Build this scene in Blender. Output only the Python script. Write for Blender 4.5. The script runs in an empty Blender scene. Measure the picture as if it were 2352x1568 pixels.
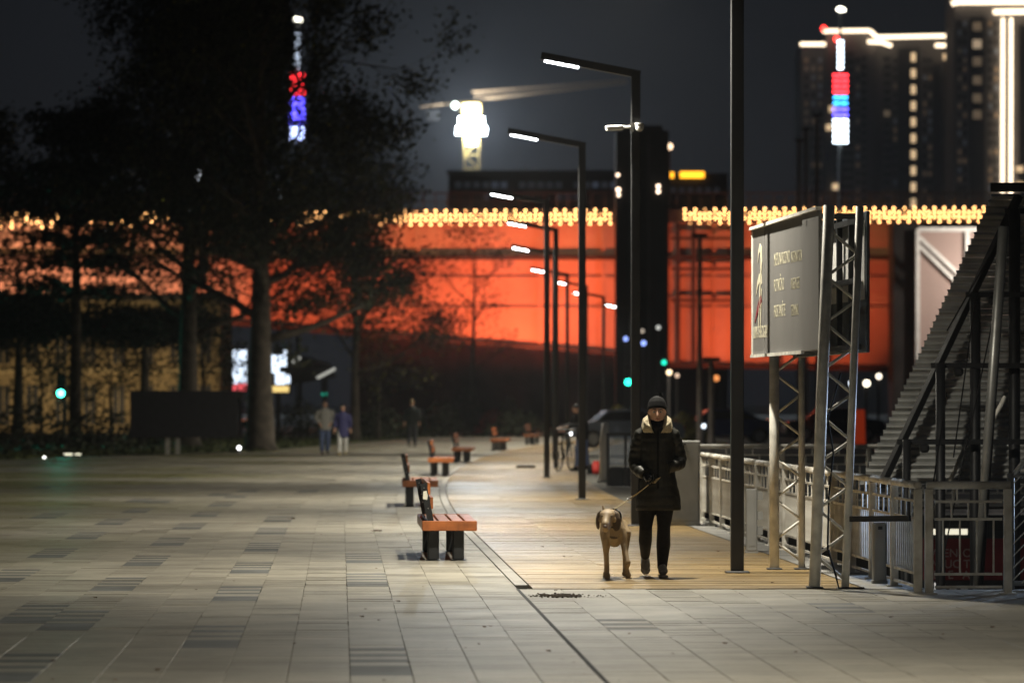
import bpy, math, random
from mathutils import Vector, Matrix
R = math.radians
random.seed(7)
sc = bpy.context.scene
col = sc.collection

# ------------------------------------------------------------------ camera
FD, CX, HY, CAMZ = 9800.0, 1176.0, 926.0, 1.63      # focal length in survey units, principal column, horizon row, eye height
cam = bpy.data.cameras.new('camera'); camo = bpy.data.objects.new('camera', cam); col.objects.link(camo)
cam.sensor_width = 36; cam.lens = 150; cam.clip_start = 0.5; cam.clip_end = 6000
camo.location = (0, 0, CAMZ); camo.rotation_euler = (R(90), 0, 0)
cam.shift_y = (HY - 784) / 2352.0
cam.dof.use_dof = True; cam.dof.focus_distance = 40.3; cam.dof.aperture_fstop = 2.7
sc.camera = camo
# ------------------------------------------------------------------ world, moonless night over a city
w = bpy.data.worlds.new('World'); sc.world = w; w.use_nodes = True
nt = w.node_tree; nt.nodes.clear()
sky = nt.nodes.new('ShaderNodeTexSky'); sky.sky_type = 'NISHITA'; sky.sun_disc = False
sky.sun_elevation = R(-4.0); sky.sun_rotation = R(20); sky.altitude = 100
hs = nt.nodes.new('ShaderNodeHueSaturation'); hs.inputs['Saturation'].default_value = 0.5
bg = nt.nodes.new('ShaderNodeBackground'); bg.inputs['Strength'].default_value = 0.01
bg2 = nt.nodes.new('ShaderNodeBackground'); bg2.inputs['Color'].default_value = (0.58, 0.70, 1.0, 1); bg2.inputs['Strength'].default_value = 0.0062
add = nt.nodes.new('ShaderNodeAddShader'); wo = nt.nodes.new('ShaderNodeOutputWorld')
nt.links.new(sky.outputs[0], hs.inputs['Color']); nt.links.new(hs.outputs[0], bg.inputs['Color'])
nt.links.new(bg.outputs[0], add.inputs[0]); nt.links.new(bg2.outputs[0], add.inputs[1]); nt.links.new(add.outputs[0], wo.inputs['Surface'])
# ------------------------------------------------------------------ exposure and sampling
vs = sc.view_settings; vs.view_transform = 'Standard'; vs.look = 'None'; vs.exposure = 0.0; vs.gamma = 1.0; vs.use_curve_mapping = False
sc.cycles.use_denoising = True
sc.cycles.max_bounces = 5; sc.cycles.diffuse_bounces = 2; sc.cycles.glossy_bounces = 3; sc.cycles.transmission_bounces = 3
sc.cycles.sample_clamp_indirect = 3.0
LAMP_W, BRIDGE_W = 3500.0, 11000.0

# ------------------------------------------------------------------ survey helpers
def P(x, y, Y): return Vector(((x - CX) * Y / FD, Y, CAMZ + (HY - y) * Y / FD))
def G(x, y):
    Y = CAMZ * FD / (y - HY); return Vector(((x - CX) * Y / FD, Y, 0))
SL = 0.0403
def bend(Y): return 4.74e-4 * max(0.0, Y - 55) ** 2
def prom(xp, Y, z=0.0): return Vector((xp - SL * Y + bend(Y), Y, z))       # point on the promenade: lateral offset, distance
def heading(Y): return math.atan(SL - 2 * 4.74e-4 * max(0.0, Y - 55))       # z rotation that turns +y onto the walk

# ------------------------------------------------------------------ materials
MATS = {}
def mat(name, c, rough=0.7, metal=0.0, var=0.15, scale=6.0, bump=0.0, bscale=60.0, spec=0.5, island=0.0, c2=None, coat=0.0):
    if name in MATS: return MATS[name]
    m = bpy.data.materials.new(name); m.use_nodes = True; t = m.node_tree; b = t.nodes['Principled BSDF']
    b.inputs['Roughness'].default_value = rough; b.inputs['Metallic'].default_value = metal; b.inputs['Specular IOR Level'].default_value = spec
    b.inputs['Coat Weight'].default_value = coat
    tc = t.nodes.new('ShaderNodeTexCoord'); nz = t.nodes.new('ShaderNodeTexNoise'); nz.inputs['Scale'].default_value = scale; nz.inputs['Detail'].default_value = 5
    t.links.new(tc.outputs['Object'], nz.inputs['Vector'])
    mx = t.nodes.new('ShaderNodeMix'); mx.data_type = 'RGBA'
    c2 = c2 or tuple(v * (1 - 2 * var) for v in c)
    c1 = tuple(min(1, v * (1 + var)) for v in c)
    mx.inputs[6].default_value = (*c1, 1); mx.inputs[7].default_value = (*c2, 1)
    mr = t.nodes.new('ShaderNodeMapRange'); mr.inputs['From Min'].default_value = 0.3; mr.inputs['From Max'].default_value = 0.72
    t.links.new(nz.outputs['Fac'], mr.inputs['Value']); t.links.new(mr.outputs[0], mx.inputs[0])
    out = mx.outputs[2]
    if island:
        ge = t.nodes.new('ShaderNodeNewGeometry'); m2 = t.nodes.new('ShaderNodeMapRange')
        m2.inputs['To Min'].default_value = 1 - island; m2.inputs['To Max'].default_value = 1 + island
        ad = t.nodes.new('ShaderNodeMath'); ad.operation = 'ADD'; oi = t.nodes.new('ShaderNodeObjectInfo')
        t.links.new(ge.outputs['Random Per Island'], ad.inputs[0]); t.links.new(oi.outputs['Random'], ad.inputs[1])
        fr = t.nodes.new('ShaderNodeMath'); fr.operation = 'FRACT'; t.links.new(ad.outputs[0], fr.inputs[0]); t.links.new(fr.outputs[0], m2.inputs['Value'])
        vm = t.nodes.new('ShaderNodeVectorMath'); vm.operation = 'SCALE'; t.links.new(out, vm.inputs[0]); t.links.new(m2.outputs[0], vm.inputs['Scale']); out = vm.outputs[0]
    t.links.new(out, b.inputs['Base Color'])
    rm = t.nodes.new('ShaderNodeMapRange'); rm.inputs['To Min'].default_value = max(0.02, rough - 0.1); rm.inputs['To Max'].default_value = min(1, rough + 0.1)
    t.links.new(nz.outputs['Fac'], rm.inputs['Value']); t.links.new(rm.outputs[0], b.inputs['Roughness'])
    if bump:
        n2 = t.nodes.new('ShaderNodeTexNoise'); n2.inputs['Scale'].default_value = bscale; n2.inputs['Detail'].default_value = 4
        t.links.new(tc.outputs['Object'], n2.inputs['Vector'])
        bp = t.nodes.new('ShaderNodeBump'); bp.inputs['Strength'].default_value = bump; bp.inputs['Distance'].default_value = 0.02
        t.links.new(n2.outputs['Fac'], bp.inputs['Height']); t.links.new(bp.outputs[0], b.inputs['Normal'])
    MATS[name] = m; return m
def emit(name, c, s, sample=False):
    if name in MATS: return MATS[name]
    m = bpy.data.materials.new(name); m.use_nodes = True; b = m.node_tree.nodes['Principled BSDF']
    b.inputs['Base Color'].default_value = (*[v * 0.5 for v in c], 1); b.inputs['Emission Color'].default_value = (*c, 1); b.inputs['Emission Strength'].default_value = s
    if not sample: m.cycles.emission_sampling = 'NONE'
    MATS[name] = m; return m
def glass(name, c, rough=0.1, alpha=0.4):
    m = bpy.data.materials.new(name); m.use_nodes = True; b = m.node_tree.nodes['Principled BSDF']
    b.inputs['Base Color'].default_value = (*c, 1); b.inputs['Roughness'].default_value = rough; b.inputs['Alpha'].default_value = alpha
    MATS[name] = m; return m

# ------------------------------------------------------------------ mesh helpers
class MB:
    def __init__(s): s.v = []; s.f = []; s.mi = []
    def poly(s, pts, faces, m=0):
        o = len(s.v); s.v += [tuple(p) for p in pts]
        for f in faces: s.f.append(tuple(i + o for i in f)); s.mi.append(m)
        return s
    def box(s, lo, hi, m=0, M=None):
        x0, y0, z0 = lo; x1, y1, z1 = hi
        p = [Vector(q) for q in ((x0,y0,z0),(x1,y0,z0),(x1,y1,z0),(x0,y1,z0),(x0,y0,z1),(x1,y0,z1),(x1,y1,z1),(x0,y1,z1))]
        if M: p = [M @ q for q in p]
        return s.poly(p, ((0,3,2,1),(4,5,6,7),(0,1,5,4),(1,2,6,5),(2,3,7,6),(3,0,4,7)), m)
    def cbox(s, lo, hi, b=0.01, m=0, M=None):          # box with chamfered vertical and top edges
        x0, y0, z0 = lo; x1, y1, z1 = hi
        def ring(d, z): return [(x0+d+b,y0+d,z),(x1-d-b,y0+d,z),(x1-d,y0+d+b,z),(x1-d,y1-d-b,z),(x1-d-b,y1-d,z),(x0+d+b,y1-d,z),(x0+d,y1-d-b,z),(x0+d,y0+d+b,z)]
        p = ring(b, z0) + ring(0, z0+b) + ring(0, z1-b) + ring(b, z1)
        p = [Vector(q) for q in p]
        if M: p = [M @ q for q in p]
        F = [tuple(range(7,-1,-1)), tuple(range(24,32))]
        for k in range(3):
            for i in range(8): j = (i+1) % 8; F.append((k*8+i, k*8+j, k*8+8+j, k*8+8+i))
        return s.poly(p, F, m)
    def loft(s, pts, radii, n=12, ref=(1,0,0), m=0, cap=True):
        pts = [Vector(p) for p in pts]; ref = Vector(ref); P_ = []; k = len(pts)
        for i, p in enumerate(pts):
            t = (pts[min(i+1,k-1)] - pts[max(i-1,0)]).normalized()
            a = ref - t * ref.dot(t)
            if a.length < 1e-4: a = t.orthogonal()
            a.normalize(); b = t.cross(a)
            r = radii[i]; rx, ry = r if isinstance(r, (tuple, list)) else (r, r)
            for j in range(n):
                an = 2 * math.pi * j / n; P_.append(p + a * math.cos(an) * rx + b * math.sin(an) * ry)
        F = []
        for i in range(k-1):
            for j in range(n): q = (j+1) % n; F.append((i*n+j, i*n+q, i*n+n+q, i*n+n+j))
        if cap: F.append(tuple(range(n-1,-1,-1))); F.append(tuple(range((k-1)*n, k*n)))
        return s.poly(P_, F, m)
    def tube(s, a, b, r, r2=None, n=8, m=0): return s.loft([a, b], [r, r if r2 is None else r2], n, m=m)
    def bar(s, a, b, wx, wz, m=0):                       # rectangular bar
        a, b = Vector(a), Vector(b); t = (b-a).normalized(); up = Vector((0,0,1))
        if abs(t.z) > 0.99: up = Vector((0,1,0))
        x = t.cross(up).normalized() * wx/2; y = x.cross(t).normalized() * wz/2
        p = [a-x-y, a+x-y, a+x+y, a-x+y, b-x-y, b+x-y, b+x+y, b-x+y]
        return s.poly(p, ((0,3,2,1),(4,5,6,7),(0,1,5,4),(1,2,6,5),(2,3,7,6),(3,0,4,7)), m)
    def ball(s, c, r, n=10, k=6, m=0):
        c = Vector(c); rx, ry, rz = r if isinstance(r, (tuple, list)) else (r, r, r)
        p = [c + Vector((0,0,-rz))]; F = []
        for i in range(1, k):
            a = -math.pi/2 + math.pi*i/k
            for j in range(n): b = 2*math.pi*j/n; p.append(c + Vector((rx*math.cos(a)*math.cos(b), ry*math.cos(a)*math.sin(b), rz*math.sin(a))))
        p.append(c + Vector((0,0,rz))); L = len(p)-1
        for j in range(n): F.append((0, 1+(j+1)%n, 1+j)); F.append((L, L-n+j, L-n+(j+1)%n))
        for i in range(k-2):
            for j in range(n): q=(j+1)%n; F.append((1+i*n+j, 1+i*n+q, 1+i*n+n+q, 1+i*n+n+j))
        return s.poly(p, F, m)
    def mesh(s, name, mats, smooth=False):
        me = bpy.data.meshes.new(name); me.from_pydata(s.v, [], s.f); me.update()
        for m in (mats if isinstance(mats, (list, tuple)) else [mats]): me.materials.append(m)
        if any(s.mi): me.polygons.foreach_set('material_index', s.mi)
        if smooth: me.polygons.foreach_set('use_smooth', [True]*len(me.polygons))
        return me
    def build(s, name, mats, parent=None, smooth=False, remesh=None, smo=4):
        o = bpy.data.objects.new(name, s.mesh(name, mats, smooth or bool(remesh))); col.objects.link(o); o.parent = parent
        if remesh:
            r = o.modifiers.new('skin', 'REMESH'); r.mode = 'VOXEL'; r.voxel_size = remesh; r.use_smooth_shade = True
            q = o.modifiers.new('soften', 'SMOOTH'); q.factor = 0.5; q.iterations = smo
        return o
def link(name, me, parent=None, M=None):
    o = bpy.data.objects.new(name, me); col.objects.link(o); o.parent = parent
    if M is not None: o.matrix_local = M
    return o
def tag(o, label=None, cat=None, group=None, kind=None):
    if label: o['label'] = label
    if cat: o['category'] = cat
    if group: o['group'] = group
    if kind: o['kind'] = kind
    return o
def thing(name, label, cat, loc=(0,0,0), rz=0, group=None):
    o = bpy.data.objects.new(name, None); col.objects.link(o); o.location = loc; o.rotation_euler = (0,0,rz); o.empty_display_size = 0.2
    return tag(o, label, cat, group)
def copy_tree(o, parent=None):
    c = o.copy(); col.objects.link(c); c.parent = parent
    for ch in list(o.children): copy_tree(ch, c)
    return c
def light(name, kind, loc, power, color, parent=None, target=None, **kw):
    l = bpy.data.lights.new(name, kind); l.energy = power; l.color = color
    for k, v in kw.items(): setattr(l, k, v)
    o = bpy.data.objects.new(name, l); col.objects.link(o); o.parent = parent; o.location = loc
    if target is not None: o.rotation_euler = (Vector(target) - Vector(loc)).to_track_quat('-Z', 'Y').to_euler()
    return o
def text(name, s, size, M, m, parent, align='LEFT', ext=0.0006):
    cu = bpy.data.curves.new(name, 'FONT'); cu.body = s; cu.size = size; cu.extrude = ext; cu.align_x = align
    tmp = bpy.data.objects.new('tmp', cu); col.objects.link(tmp)
    dg = bpy.context.evaluated_depsgraph_get(); me = bpy.data.meshes.new_from_object(tmp.evaluated_get(dg))
    bpy.data.objects.remove(tmp); bpy.data.curves.remove(cu)
    me.materials.clear(); me.materials.append(m); me.name = name
    return link(name, me, parent, M)

# ================================================================== SETTING
M_ground = mat('dark_earth', (0.05,0.047,0.04), 0.9, var=0.3, scale=0.6, bump=0.4, bscale=8)
M_joint = mat('joint_sand', (0.11,0.105,0.09), 0.9, var=0.2, scale=3)
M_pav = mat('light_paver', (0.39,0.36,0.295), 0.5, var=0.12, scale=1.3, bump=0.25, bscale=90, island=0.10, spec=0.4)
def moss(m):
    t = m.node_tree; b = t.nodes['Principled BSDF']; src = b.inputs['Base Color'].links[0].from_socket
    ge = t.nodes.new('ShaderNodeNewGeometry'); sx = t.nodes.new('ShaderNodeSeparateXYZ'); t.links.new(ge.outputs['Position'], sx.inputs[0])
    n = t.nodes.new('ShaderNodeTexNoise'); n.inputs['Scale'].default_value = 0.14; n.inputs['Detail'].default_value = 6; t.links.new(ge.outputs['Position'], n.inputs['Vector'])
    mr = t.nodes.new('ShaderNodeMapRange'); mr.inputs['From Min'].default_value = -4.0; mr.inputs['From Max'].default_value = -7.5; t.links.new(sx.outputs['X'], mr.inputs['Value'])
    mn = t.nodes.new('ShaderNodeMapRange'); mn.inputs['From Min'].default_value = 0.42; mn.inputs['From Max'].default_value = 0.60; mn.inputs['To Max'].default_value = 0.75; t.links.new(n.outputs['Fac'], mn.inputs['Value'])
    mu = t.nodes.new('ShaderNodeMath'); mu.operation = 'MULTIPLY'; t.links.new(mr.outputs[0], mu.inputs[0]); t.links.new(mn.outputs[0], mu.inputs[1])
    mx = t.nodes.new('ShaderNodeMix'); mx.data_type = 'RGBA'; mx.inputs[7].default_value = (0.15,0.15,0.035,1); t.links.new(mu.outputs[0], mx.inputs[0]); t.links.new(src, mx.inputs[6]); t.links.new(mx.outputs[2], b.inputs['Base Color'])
def grime(m):
    t = m.node_tree; b = t.nodes['Principled BSDF']; src = b.inputs['Base Color'].links[0].from_socket; ge = t.nodes.new('ShaderNodeNewGeometry'); out = None
    for sc_, lo, hi, amt in ((0.35,.40,.66,.30),(2.2,.45,.75,.28),(11.0,.60,.72,.45)):
        n = t.nodes.new('ShaderNodeTexNoise'); n.inputs['Scale'].default_value = sc_; n.inputs['Detail'].default_value = 7; n.inputs['Roughness'].default_value = .6; t.links.new(ge.outputs['Position'], n.inputs['Vector'])
        mr = t.nodes.new('ShaderNodeMapRange'); mr.inputs['From Min'].default_value = lo; mr.inputs['From Max'].default_value = hi; mr.inputs['To Min'].default_value = 1.0; mr.inputs['To Max'].default_value = 1-amt; t.links.new(n.outputs['Fac'], mr.inputs['Value'])
        if out is None: out = mr.outputs[0]
        else:
            mu = t.nodes.new('ShaderNodeMath'); mu.operation = 'MULTIPLY'; t.links.new(out, mu.inputs[0]); t.links.new(mr.outputs[0], mu.inputs[1]); out = mu.outputs[0]
    vm = t.nodes.new('ShaderNodeVectorMath'); vm.operation = 'SCALE'; t.links.new(src, vm.inputs[0]); t.links.new(out, vm.inputs['Scale']); t.links.new(vm.outputs[0], b.inputs['Base Color'])
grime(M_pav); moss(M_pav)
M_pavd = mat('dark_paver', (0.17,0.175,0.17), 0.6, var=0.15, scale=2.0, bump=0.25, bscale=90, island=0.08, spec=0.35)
M_deck = mat('deck_timber', (0.37,0.255,0.11), 0.42, var=0.16, scale=1.2, bump=0.2, bscale=50, island=0.16, spec=0.5)
grime(M_pavd); grime(M_deck)
M_grass = mat('grass', (0.075,0.09,0.025), 0.95, var=0.35, scale=1.4, bump=0.5, bscale=30)
M_asph = mat('asphalt', (0.05,0.05,0.052), 0.85, var=0.2, scale=2)
M_water = mat('river_water', (0.006,0.009,0.012), 0.12, var=0.1, scale=1, bump=0.35, bscale=1.3)
M_conc = mat('quay_concrete', (0.27,0.265,0.25), 0.8, var=0.22, scale=2.5, bump=0.3, bscale=40)

NX0 = 5.15
def quay(Y): return NX0 - SL*Y
g = MB()
za = -0.06
g.poly([(-900,-40,za),(900,-40,za),(900,36.2,za),(-900,36.2,za)], [(0,1,2,3)])
g.poly([(-900,36.2,za),(quay(36.2),36.2,za),(quay(70),70,za),(-900,70,za)], [(0,1,2,3)])
g.poly([(-900,70,za),(900,70,za),(900,2500,za),(-900,2500,za)], [(0,1,2,3)])
g.poly([(quay(36.2),36.2,za),(quay(36.2),36.2,-3.4),(quay(70),70,-3.4),(quay(70),70,za)], [(0,1,2,3)])
g.poly([(quay(36.2),36.2,za),(900,36.2,za),(900,36.2,-3.4),(quay(36.2),36.2,-3.4)], [(0,1,2,3)])
g.poly([(quay(70),70,za),(900,70,za),(900,70,-3.4),(quay(70),70,-3.4)], [(0,3,2,1)])
tag(g.build('ground', M_ground), kind='structure')
wt = MB(); wt.poly([(-100,30,-2.6),(900,30,-2.6),(900,75,-2.6),(-100,75,-2.6)], [(0,1,2,3)])
tag(wt.build('river', M_water), kind='structure')

def strip(xa, xb, Y0, Y1, z, step=6.0):
    b = MB(); n = max(1, int((Y1-Y0)/step)); pts = []
    for i in range(n+1):
        Y = Y0 + (Y1-Y0)*i/n; pts += [prom(xa(Y) if callable(xa) else xa, Y, z), prom(xb(Y) if callable(xb) else xb, Y, z)]
    return b.poly(pts, [(2*i, 2*i+1, 2*i+3, 2*i+2) for i in range(n)])
PX1, DX0, DX1 = 1.56, 1.70, 4.62
def pxl(Y):
    if Y < 116: return -14.5
    return -14.5 + 8.0*min(1.0, (Y-116)/30.0)
pavement = tag(strip(pxl, lambda Y: NX0 if Y < 70 else 7.5, 6, 260, -0.035).build('pavement', M_joint), kind='structure')
PW, PL = 0.375, 0.32
def col_of(xp): return math.floor((xp - PX1) / PW)
dark = {}
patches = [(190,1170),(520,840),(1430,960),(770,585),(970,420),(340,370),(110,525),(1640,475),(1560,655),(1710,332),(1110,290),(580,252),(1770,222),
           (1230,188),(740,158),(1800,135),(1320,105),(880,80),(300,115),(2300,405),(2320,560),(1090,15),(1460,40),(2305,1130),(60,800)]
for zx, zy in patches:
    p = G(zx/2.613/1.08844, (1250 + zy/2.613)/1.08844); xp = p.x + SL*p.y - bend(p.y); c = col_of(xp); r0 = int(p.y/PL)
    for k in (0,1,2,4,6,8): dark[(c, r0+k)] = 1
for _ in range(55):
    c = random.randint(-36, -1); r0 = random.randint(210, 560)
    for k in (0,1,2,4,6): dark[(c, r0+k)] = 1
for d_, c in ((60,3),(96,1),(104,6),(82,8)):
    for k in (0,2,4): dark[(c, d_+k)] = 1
paver_me = {}
def paver_mesh(ci):
    if ci not in paver_me:
        b = MB(); gx, gy, ch = PW/2-0.002, PL/2-0.001, 0.002
        p = [(-gx,-gy,-0.035),(gx,-gy,-0.035),(gx,gy,-0.035),(-gx,gy,-0.035),(-gx,-gy,-ch),(gx,-gy,-ch),(gx,gy,-ch),(-gx,gy,-ch),
             (-gx+ch,-gy+ch,0),(gx-ch,-gy+ch,0),(gx-ch,gy-ch,0),(-gx+ch,gy-ch,0)]
        F = [(8,9,10,11)]
        for k in (0,4):
            for i in range(4): F.append((k+i, k+(i+1)%4, k+4+(i+1)%4, k+4+i))
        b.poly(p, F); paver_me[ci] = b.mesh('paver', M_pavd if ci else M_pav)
    return paver_me[ci]
singles = 0; stuff = MB(); rnd = random.Random(3)
for r in range(int(24.6/PL), int(150/PL)):
    for c in range(-43, 18):
        Yc = (r + 0.5) * PL + (c*0.37 % 1.0) * PL * 0.0
        xc = PX1 + (c + 0.5) * PW
        if c >= 0 and (Yc > 37.45 or xc > 8): continue
        if xc - PW/2 < pxl(Yc): continue
        q = prom(xc + (0.14 if c >= 0 else 0) * 0, Yc)
        if abs(q.x) > Yc * 0.128: continue
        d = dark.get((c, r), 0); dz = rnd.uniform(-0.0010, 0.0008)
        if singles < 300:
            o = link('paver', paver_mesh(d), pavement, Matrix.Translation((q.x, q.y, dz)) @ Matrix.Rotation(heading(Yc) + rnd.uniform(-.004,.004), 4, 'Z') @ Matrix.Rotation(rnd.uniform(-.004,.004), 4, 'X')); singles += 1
        else:
            gx, gy = PW/2-rnd.choice((.001,.0015,.004)), PL/2-(0.0005 if rnd.random() < 0.9 else 0.011); h = heading(Yc); cs, sn = math.cos(h), math.sin(h)
            tl = rnd.uniform(-.003,.003)
            pts = []
            for z in (-0.035, 0.0):
                for sx, sy in ((-1,-1),(1,-1),(1,1),(-1,1)):
                    x, y = sx*gx, sy*gy; pts.append((q.x + x*cs - y*sn, q.y + x*sn + y*cs, z + (dz + tl*sy*0.6 if z == 0 else 0)))
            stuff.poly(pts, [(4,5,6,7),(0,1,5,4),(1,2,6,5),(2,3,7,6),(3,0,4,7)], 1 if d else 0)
tag(stuff.build('far_pavers', [M_pav, M_pavd], pavement), kind='stuff')
tag(strip(pxl, DX0, 150, 260, -0.004).build('distant_paving', M_pav), kind='structure')
# border strip between paving and timber deck
bs = MB(); y = 24.8
while y < 150:
    L_ = 0.9; a0, a1 = prom(PX1+0.012, y+0.004), prom(PX1+0.012, y+L_-0.004); b0, b1 = prom(DX0-0.015, y+0.004), prom(DX0-0.015, y+L_-0.004)
    if y > 37.5: bs.poly([(a0.x,a0.y,-.035),(b0.x,b0.y,-.035),(b1.x,b1.y,-.035),(a1.x,a1.y,-.035),(a0.x,a0.y,.001),(b0.x,b0.y,.001),(b1.x,b1.y,.001),(a1.x,a1.y,.001)], [(4,5,6,7),(0,1,5,4),(1,2,6,5),(2,3,7,6),(3,0,4,7)])
    y += L_
tag(bs.build('border_kerb', mat('border_stone', (0.36,0.34,0.31), 0.6, var=0.1, scale=2, island=0.08)), kind='structure')
sl_ = MB(); a0, a1, b0, b1 = prom(PX1-.014,24.2,.0035), prom(PX1-.014,37.5,.0035), prom(PX1+.012,24.2,.0035), prom(PX1+.012,37.5,.0035)
sl_.poly([a0,b0,b1,a1]+[v-Vector((0,0,.02)) for v in (a0,b0,b1,a1)], [(0,1,2,3),(0,4,5,1),(1,5,6,2),(2,6,7,3),(3,7,4,0)])
tag(sl_.build('drain_slot', mat('slot_black', (.012,.012,.011), .8)), kind='structure')
# timber deck: boards laid across the walk
deck = tag(strip(DX0-0.01, DX1+0.01, 37.55, 215, -0.028).build('timber_deck', mat('deck_bearers', (0.03,0.022,0.015), 0.9)), kind='structure')
db = MB(); y = 37.62; k = 0
while y < 215:
    wd = 0.145
    cuts = [DX0, DX0 + (0.9 if k % 2 else 2.0), DX1] if y < 120 else [DX0, DX1]
    for i in range(len(cuts)-1):
        zt = rnd.uniform(-0.002, 0.002)
        a0, a1, b0, b1 = prom(cuts[i]+.002, y), prom(cuts[i]+.002, y+wd-.006), prom(cuts[i+1]-.002, y), prom(cuts[i+1]-.002, y+wd-.006)
        db.poly([(a0.x,a0.y,-.027),(b0.x,b0.y,-.027),(b1.x,b1.y,-.027),(a1.x,a1.y,-.027),(a0.x,a0.y,zt),(b0.x,b0.y,zt),(b1.x,b1.y,zt),(a1.x,a1.y,zt)], [(4,5,6,7),(0,1,5,4),(1,2,6,5),(2,3,7,6),(3,0,4,7)])
    y += wd; k += 1
tag(db.build('deck_boards', M_deck, deck), kind='stuff')
# concrete quay edge along the railing and round its corner
tag(strip(DX1+0.02, NX0, 37.55, 69.9, 0.0).build('quay_edge', M_conc), kind='structure')
qp = MB(); qp.poly([(quay(36.3)-.02,36.22,0.0),(40,36.22,0.0),(40,30.5,0.0),(7.0,30.5,0.0),(5.0,33,0.0)], [(0,4,3,2,1)])
# lawn with tufts on the far side
lawn = MB(); lp = [prom(pxl(Y)-0.12, Y, -0.005) for Y in (30,45,55,65,75,85,95,105,115,125,135,150,170,190,215)]
lawn.poly([(-160, p.y, -0.005) for p in lp] + lp, [(i, i+15, i+16, i+1) for i in range(14)])
tag(lawn.build('lawn', M_grass), kind='structure')
tf = MB()
for _ in range(9000):
    Y = random.uniform(45, 200); e = prom(pxl(Y)-0.1, Y).x
    x = e - abs(random.gauss(0, 6))
    if abs(x) > Y*0.13: continue
    h = random.uniform(.03,.09); a = random.uniform(0, 3.14); dx, dy = math.cos(a)*.06, math.sin(a)*.06
    tf.poly([(x-dx,Y-dy,-.01),(x+dx,Y+dy,-.01),(x+dx*1.2+random.uniform(-.03,.03),Y+dy,h),(x-dx*.8,Y-dy,h*.8)], [(0,1,2,3)])
tag(tf.build('grass_tufts', M_grass), 'short mossy grass along the left edge of the paving', 'grass', kind='stuff')
road = MB(); road.poly([(-200,216,-.02),(200,216,-.02),(200,262,-.02),(-200,262,-.02)], [(0,1,2,3)])
tag(road.build('road', M_asph), kind='structure')
kb = MB(); kb.box((-200,215.6,-.02),(200,216.0,.12)); tag(kb.build('kerb', M_conc), kind='structure')

# ================================================================== STREET LAMPS
M_pole = mat('anthracite_paint', (0.035,0.036,0.038), 0.38, 0.3, var=0.08, scale=4, spec=0.5)
M_led = emit('white_led', (0.93,0.97,1.0), 26)
HPOLE = 6.05
def make_lamp():
    t = thing('street_lamp', '', 'street lamp', group='street lamps along the timber deck')
    b = MB(); b.cbox((-.062,-.062,0.015),(.062,.062,HPOLE), .008); b.build('pole', M_pole, t)
    b = MB(); b.cbox((-.115,-.115,-0.02),(.115,.115,.018), .006); b.build('base_plate', M_pole, t)
    tip = Vector((-1.26, 0, HPOLE+0.20)); a = Vector((.062,0,HPOLE-.05)); M = Matrix.Rotation(0, 4, 'Z')
    b = MB(); b.bar(a, tip, .11, .10); arm = b.build('arm', M_pole, t)
    d = (tip-a).normalized(); nrm = Vector((d.z, 0, -d.x)) ; nrm = nrm if nrm.z < 0 else -nrm
    b = MB(); s0 = tip - d*.06 + nrm*.058; s1 = tip - d*.52 + nrm*.058; b.bar(s0, s1, .085, .025); b.build('led_panel', M_led, arm)
    b = MB(); b.box((-.025,-.0655,.55),(.025,-.0620,1.0)); b.build('service_door', M_pole, t)
    light('led_beam', 'SPOT', (s0+s1)/2 + nrm*.03, LAMP_W, (1.0,0.93,0.77), t, (s0+s1)/2 + Vector((-1.4,0,-5)), spot_size=R(168), spot_blend=0.85, shadow_soft_size=0.12)
    return t
lamp0 = make_lamp()
lampY = [(1693,41.1),(1460,56.8),(1337,72.4),(1256,93),(1277,108),(1273,125),(1303,145.5),(1347,160),(1386,176),(1452,198)]
lamp_xy = [((x-CX)*Y/FD, Y) for x, Y in lampY]
lamp_xy += [(5.8, 20.5), (5.9, 4.0)]
desc = ['tall dark square street lamp post standing beside the port signboard', 'dark street lamp with a white camera on its post, behind the dog walker',
 'dark street lamp next along after the one with a camera', 'dark street lamp beside the person with the bicycle', 'dark street lamp just past the person with the bicycle',
 'sixth dark street lamp from the port signboard', 'seventh dark street lamp from the port signboard', 'eighth dark street lamp from the port signboard', 'ninth dark street lamp from the port signboard',
 'farthest dark street lamp, in front of the black bridge tower', 'dark street lamp standing past the port sign, away from the bridge', 'dark street lamp at the very end of the row, farthest from the bridge']
for i, (x, Y) in enumerate(lamp_xy):
    o = lamp0 if i == 0 else copy_tree(lamp0)
    o.location = (x, Y, 0); o.rotation_euler = (0,0,heading(Y)*0.3); o['label'] = desc[i]
# security camera on the second lamp
lx, lY = lamp_xy[1]; zc = P(0, 293, lY).z
M_white = mat('white_plastic', (0.75,0.75,0.74), 0.35, var=0.05)
t = thing('security_camera', 'white security camera pair clamped high on a street lamp post', 'camera', (lx, lY, zc))
b = MB(); b.cbox((-.40,-.11,-.03),(-.17,-.03,.035), .01, M=Matrix.Rotation(R(-3),4,'Y')); b.build('camera_housing', M_white, t)
b = MB(); b.tube((-.18,-.07,.0),(-.07,-.075,.0), .018); b.box((-.075,-.09,-.06),(-.03,-.062,.06)); b.build('bracket', M_white, t)
b = MB(); b.ball((.05,-.12,-.01), .055); b.tube((.05,-.12,.02),(.05,-.12,.05), .06, n=14); b.build('dome', M_white, t, smooth=True)
b = MB(); b.tube((-.41,-.07,-.02),(-.395,-.07,-.015), .022); b.build('lens', mat('black_glass', (.01,.01,.012), .1), t)

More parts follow.
